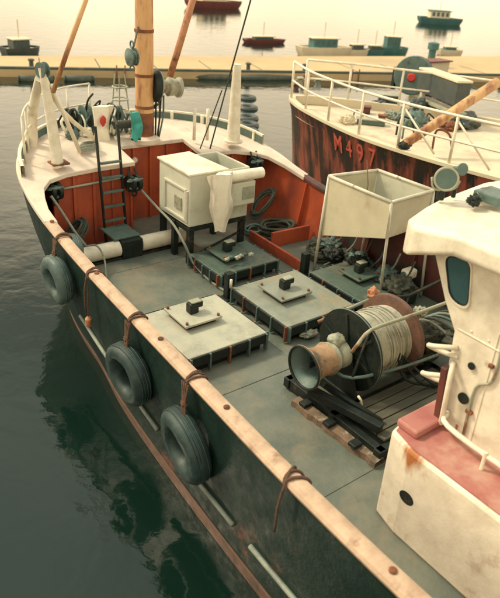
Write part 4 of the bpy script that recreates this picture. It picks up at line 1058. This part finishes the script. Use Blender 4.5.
b = B(); b.beam(a, q, .35, .5, .02); obj('trough_body', b, FARK, t)
b = B(); b.beam(a+V(0,0,.28), q+V(0,0,.28), .4, .05, .01); obj('rim', b, FARW, t)
b = B(); b.beam(a-V(.05,.1,.42), q-V(.05,.1,.42), .3, .08, .01); obj('lower_rail', b, PALEIR, t)
for p in (a, q):
    b = B(); b.beam(p-V(0,0,.73), p-V(0,0,.25), .06,.06); obj('leg', b, WHITE, t)
for (px, py, z, dims, m, nm, lb, cat) in (
    (((13.095, 11.273, 1.300)), 0,0,(.5,.3,.22),TEAL,'fish_box','teal fish box at the railing of the neighbouring boat','box'),
    (((10.983, 9.844, 1.250)),0,0,(.62,.2,.10),TEAL,'tray','long teal tray lying on the pale neighbouring deck','tray'),
    (((11.715, 10.708, 1.250)),0,0,(.2,.2,.14),DRED,'crate','small brown red crate behind the long teal tray','crate'),
    (((11.541, 10.029, 1.250)),0,0,(.16,.14,.10),RUST,'rusty_box','small rusty box at the right end of the long teal tray','box')):
    c = Vector(px); t = thing(nm, lb, cat, (c.x,c.y,1.17))
    rot = Matrix.Rotation(TH-R(60), 3, 'Z')
    b = B(); b.box(c.x-dims[0]/2,c.x+dims[0]/2,c.y-dims[1]/2,c.y+dims[1]/2,1.175,1.175+dims[2],.015,rot=rot); obj('tray_body' if nm == 'tray' else 'box_body', b, m, t)
    b = B(); b.box(c.x-dims[0]/2-.02,c.x+dims[0]/2+.02,c.y-dims[1]/2-.02,c.y+dims[1]/2+.02,1.175+dims[2],1.175+dims[2]+.03,.008,rot=rot); obj('rim', b, PALEIR if m == TEAL else m, t)
for k in range(5):
    c = Vector([(13.391, 10.090, 1.300),(14.014, 10.338, 1.300),(13.075, 10.204, 1.300),(12.955, 8.760, 1.300),(11.799, 9.309, 1.300)][k])
    b = B(); b.blob(c, (.32,.26,.2), k+60, .35, 2.5); o = obj('net_heap', b, [TEAL,DRED,FARK,FARK,TEAL][k], smooth=True, off=c)
    tag(o, ['teal net heap in the middle of the neighbouring deck','dark red net heap beside the trough','black net heap under the net drum','black heap of gear right of the boom on the neighbouring deck','teal net heap nearest the foot of the boom'][k], 'net')
for k in range(3):
    c = Vector([(10.732, 8.869, 1.200),(10.598, 8.586, 1.200),(10.205, 7.510, 1.300)][k]); b = B(); b.tube([c, c+V(.1,.05,.35), c+V(.3,-.1,.3), c+V(.35,-.2,.0)], .022, 7, smooth=5)
    o = obj('rope_loop', b, [IRON,TEAL,RUST][k], smooth=True, off=c); tag(o, ['black rope loop left of the foot of the boom','teal rope loop at the foot of the boom','rusty rope loop hanging on the rail right of the boom'][k], 'rope')
rnd = random.Random(12)
for k, (px, py, lb) in enumerate(((352,122,'cream net bundle farthest left on the neighbouring deck'),(398,118,'grey net bundle behind the railing left of the boom'),(425,125,'cream net bundle under the boom'),(452,128,'rust coloured net bundle at the right of the boom'),(436,96,'teal net bundle in front of the long trough'),(380,108,'dark net bundle next to the teal fish box'))):
    p0_ = {0:(10.646, 10.095, 1.200),1:(12.026, 9.962, 1.200),2:(12.108, 9.227, 1.200),3:(12.504, 8.781, 1.200),4:(15.253, 11.434, 1.200),5:(12.426, 10.907, 1.200)}[k]
    t = thing('net_bundle', lb, 'net', p0_)
    for q in range(4):
        c = Vector(p0_)+V(rnd.uniform(-.15,.15), rnd.uniform(-.15,.15), rnd.uniform(0,.1)); b = B(); b.blob(c, (rnd.uniform(.08,.16),rnd.uniform(.08,.16),rnd.uniform(.06,.11)), k*5+q, .4, 3.0)
        obj('net_fold', b, [FARW,STRAKE,FARW,RUST,TEAL,FARK][k], t, smooth=True)
    b = B(); b.tube([Vector(p0_)+V(0,0,.1), Vector(p0_)+V(.2,.1,.22), Vector(p0_)+V(.35,-.1,.02)], .018, 7, smooth=5); obj('rope_end', b, [ROPE,ROPEP,IRON][k%3], t, smooth=True)
# clutter at its bow
for k, (p, m, lb) in enumerate((((11.550, 12.977, 1.500),PALEIR,'grey fitting at the very bow of the neighbouring boat'),((12.014, 13.270, 1.500),RUST,'rusty fairlead at the bow of the neighbouring boat'),((12.347, 13.143, 1.400),STRAKE,'grey green coil near the bow of the neighbouring boat'),((10.898, 12.372, 1.500),DRED,'brown cleat at the tip of the neighbouring bow'))):
    c = Vector(p); t = thing('bow_fitting', lb, 'fitting', c)
    b = B(); b.lathe([(0,.10),(.05,.07),(.16,.05),(.2,.10),(.23,.08)], c-V(0,0,.1), (0,0,1), 14); obj('bollard', b, m, t, smooth='auto')
    b = B(); b.tube([c+V(-.18,0,.05), c+V(.18,0,.05)], .025, 8); obj('cross_bar', b, m, t)

# ------------------------------------------------------------ dark rings standing in for water reflections, and log boom
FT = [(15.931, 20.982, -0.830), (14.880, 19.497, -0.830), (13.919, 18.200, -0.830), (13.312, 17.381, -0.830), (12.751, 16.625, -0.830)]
flo = thing('reflection_ring', 'dark ring standing in for a water reflection, nearest the red foredeck', 'tyre', FT[4], 'dark rings standing in for reflections on the water')
b = B(); b.torus(FT[4], (0,0,1), .28, .10, 28, 10); obj('tyre_or_reflection_ring', b, FARK, flo, smooth=True)  # solid dark rings added in place of rippled reflections on the water
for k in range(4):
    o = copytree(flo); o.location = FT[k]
    o['label'] = ['farthest dark ring standing in for a reflection on the water','second farthest dark ring standing in for a water reflection','middle dark ring standing in for a water reflection beyond the foredeck','second nearest dark ring standing in for a water reflection'][k]
def log(a, c, lb, r_=.16):
    a, c = Vector(a), Vector(c); t = thing('boom_log', lb, 'log', (a+c)/2, 'dark logs of the floating boom across the harbour')
    b = B(); b.tube([a, a.lerp(c,.5)+V(0,0,.01), c], [r_*.85, r_, r_*.9], 12); obj('log_body', b, JDARK, t, smooth=True)
    b = B(); b.tube([a+(c-a)*.01, a+(c-a)*.03], r_*1.15, 12); b.tube([c+(a-c)*.01, c+(a-c)*.03], r_*1.15, 12); obj('band', b, FARK, t, smooth=True)
for (a, c, lb) in (((8.806, 26.909, -0.780),(9.659, 26.663, -0.780),'leftmost log of the floating boom behind the gallows'),((9.885, 26.598, -0.780),(10.150, 26.522, -0.780),'short log of the floating boom between the gallows and the derrick'),
    ((10.532, 26.412, -0.780),(11.703, 26.074, -0.780),'log of the floating boom behind the windlass'),((15.470, 25.722, -0.780),(17.925, 24.531, -0.780),'log of the floating boom right of the mast winch'),
    ((18.018, 24.504, -0.780),(20.672, 23.748, -0.780),'log of the floating boom ending at the neighbouring bow'),((22.964, 23.362, -0.780),(24.798, 22.572, -0.780),'log of the floating boom beyond the neighbouring foredeck'),((25.018, 22.509, -0.780),(26.539, 22.354, -0.780),'log of the floating boom reaching the net drum')):
    log(a, c, lb)

# ------------------------------------------------------------ far jetty with things on and beyond it
J = [(7.003, 28.401, -0.600), (35.194, 18.598, -0.600), (44.274, 23.781, -0.600), (7.837, 31.506, -0.600)]
b = B(); b.prism([(p[0],p[1]) for p in J], -2.5, -.55); jet = obj('jetty', b, CONC, kind='structure')
# moored craft at the jetty
def craft(c, L, Wd, ang, hullm, cabm, lb, cab=.45, name='far_boat', H_=.55):
    t = thing(name, lb, 'boat', c); c = Vector(c)
    Rz = Matrix.Rotation(R(ang), 3, 'Z')
    ol = [(-L/2,-Wd*.38),(-L*.2,-Wd/2),(L*.2,-Wd*.46),(L*.38,-Wd*.28),(L/2,0),(L*.38,Wd*.28),(L*.2,Wd*.46),(-L*.2,Wd/2),(-L/2,Wd*.38)]
    def ring(s, z): return [c + Rz @ V(x*s,y*s,z) for x, y in ol+ol[:1]]
    b = B(); b.grid([ring(.86,-.1), ring(.97,H_*.5), ring(1,H_), ring(.93,H_), ring(.9,H_-.12)]); obj('hull', b, hullm, t, smooth='auto')
    b = B(); b.bm.faces.new([b.bm.verts.new(v) for v in ring(.91,H_-.1)[:-1]]); obj('deck', b, FARW, t)
    if cab:
        m = Matrix.Translation(c) @ Rz.to_4x4()
        b = B(); b.box(-L*.28,L*.16,-Wd*.32,Wd*.32,H_-.1,H_+cab,.06)
        for v in b.bm.verts: v.co = m @ v.co
        cb = obj('cabin', b, cabm, t)
        b = B(); b.box(-L*.31,L*.2,-Wd*.36,Wd*.36,H_+cab,H_+cab+.06,.02)
        for v in b.bm.verts: v.co = m @ v.co
        obj('cabin_roof', b, FARW if cabm != FARW else FART, cb)
        for k in range(4):
            x = -L*.24+k*L*.1
            b = B(); b.box(x,x+L*.06,-Wd*.325,-Wd*.32,H_+.12,H_+cab-.1)
            for v in b.bm.verts: v.co = m @ v.co
            obj('window', b, GLASS, cb)
    b = B(); b.tube([c+Rz@V(-L*.05,0,H_), c+Rz@V(-L*.05,0,H_+cab+.9)], .03, 6); obj('mast', b, FARW, t)
    return t
def car(c, ang, m, lb):
    t = thing('parked_car', lb, 'car', c, 'cars parked on the far jetty'); c = Vector(c); M_ = Matrix.Translation(c) @ Matrix.Rotation(R(ang), 4, 'Z')
    b = B(); b.box(-2.1,2.1,-.8,.8,.28,.82,.12)
    for v in b.bm.verts: v.co = M_ @ v.co
    body = obj('body', b, m, t)
    b = B(); b.prism([(-1.5,.82),(1.0,.82),(.55,1.36),(-1.15,1.36)], -.68,.68)
    for v in b.bm.verts: v.co = M_ @ V(v.co.x, v.co.z, v.co.y)
    obj('cabin', b, GLASS, t)
    b = B(); b.box(-1.15,.55,-.66,.66,1.362,1.42,.03)
    for v in b.bm.verts: v.co = M_ @ v.co
    obj('roof', b, m, t)
    for (x, y) in ((-1.3,-.78),(1.3,-.78),(-1.3,.78),(1.3,.78)):
        p = M_ @ V(x,y,.31); d = (M_.to_3x3() @ V(0,1,0))
        b = B(); b.lathe([(-.1,.31),(.1,.31)], p, d, 16); wl = obj('wheel', b, FARK, t)
        b = B(); b.lathe([(-.104,.15),(.104,.15)], p, d, 12); obj('rim', b, PALEIR, wl)
    return t
craft((27.822, 29.267, -0.850), 3.6, 1.2, -14, FARW, FART, 'long low boat with teal cabin on the far jetty, above the neighbouring bow')
craft((30.364, 29.126, -0.850), 1.8, .8, -10, FARW, FARK, 'small dark cabined skiff right of the long teal boat', cab=.25, H_=.35)
craft((31.677, 28.858, -0.850), 1.6, .8, -20, FART, FARK, 'small teal skiff next to the upright teal drum', cab=.2, H_=.35)
craft((32.950, 28.598, -0.850), 2.0, 1.3, -30, FART, FART, 'stubby teal cabin boat in the row at the far jetty', cab=.6, H_=.5)
craft((37.559, 27.658, -0.850), 1.7, .9, -30, FARW, FART, 'small cream boat with teal cover at the upper right of the photo', cab=.15, H_=.35)
craft((27.500, 34.663, -0.850), 3.0, .9, -12, FARR, FARK, 'long low maroon boat beyond the middle of the jetty', cab=.15, H_=.25)
craft((11.114, 33.052, -0.850), 1.9, 1.2, 5, FARK, FARK, 'dark boat at the jetty on the left edge of the photo', cab=.35, H_=.4)
c = Vector((30.147, 23.361, -0.550))
t = thing('teal_pump', 'upright teal pump column standing on the far jetty', 'pump', c)
b = B(); b.lathe([(0,.28),(.2,.28),(.22,.2),(.85,.2),(.88,.30),(1.2,.30),(1.25,.15)], c, (0,0,1), 20); obj('column', b, FART, t, smooth='auto')
b = B(); b.lathe([(0,.33),(.1,.33)], c, (0,0,1), 20); obj('foot', b, FARK, t)
t = thing('bow_shed', 'small maroon and cream shed end at the far jetty right of the net drum', 'shed', (27.100, 21.448, -0.550))
c = Vector((27.100, 21.448, -0.550))
b = B(); b.box(c.x-.3,c.x+1.6,c.y-.4,c.y+.3,-.55,.1,.02); obj('wall', b, FARW, t)
b = B(); b.prism([(c.x-.4,c.y-.5),(c.x+1.7,c.y-.5),(c.x+1.7,c.y+.4),(c.x-.4,c.y+.4)], .1, lambda x, y: .16+.25*(1-abs(x-c.x-.6)/1.1)); obj('roof', b, FARR, t)
# slab joints, kerb, ladders and bollards along the jetty
j0, j1 = Vector(J[0]), Vector(J[1]); jb = Vector(J[3]); jd = (j1-j0).normalized(); jn = V(-jd.y, jd.x, 0); jw = abs((jb-j0).dot(jn)); jl = (j1-j0).length
b = B(); b.beam(j0+V(0,0,.10)+jn*.12, j1+V(0,0,.10)+jn*.12, .2, .10, .01); obj('kerb', b, JDARK, jet)
for k in range(int(jl/2.5)):
    p = j0+jd*(2.5*k+.6); b = B(); b.beam(V(p.x,p.y,-.549)+jn*.25, V(p.x,p.y,-.549)+jn*(jw-.1), .05, .012); obj('slab_joint', b, JDARK, jet)
for k in (4, 11, 17):
    p = j0+jd*(1.6*k); 
    for s__ in (-.18,.18):
        b = B(); b.beam(V(p.x,p.y,-.9)+jd*s__-jn*.06, V(p.x,p.y,-.3)+jd*s__-jn*.06, .04,.04); obj('ladder_stile', b, RUST, jet)
for k, (px, lb) in enumerate(((12,'leftmost bollard on the far jetty'),(112,'bollard on the far jetty just left of the mast'),(205,'bollard on the far jetty right of the mast winch'),(262,'bollard on the far jetty above the dark reflection rings'),(492,'rightmost bollard on the far jetty'))):
    u = (px+40)/600; p = j0.lerp(j1, u); p = V(p.x, p.y, -.55) + V(.35,.5,0)
    b = B(); b.lathe([(0,.10),(.25,.09),(.28,.14),(.34,.13),(.36,.05)], p, (0,0,1), 14)
    o = obj('bollard', b, FARK, smooth='auto', off=p); tag(o, lb, 'bollard', 'bollards along the far jetty')
craft((56.382, 43.397, -0.850), 4.5, 1.7, -35, FART, FARW, 'teal hulled boat with cream cabin far out at the upper right', cab=.6, H_=.6)
craft((38.566, 56.923, -0.850), 6.0, 2.1, -8, FARR, FARW, 'maroon hulled boat with cream cabin at the very top beyond the mast', cab=.7, H_=.7)
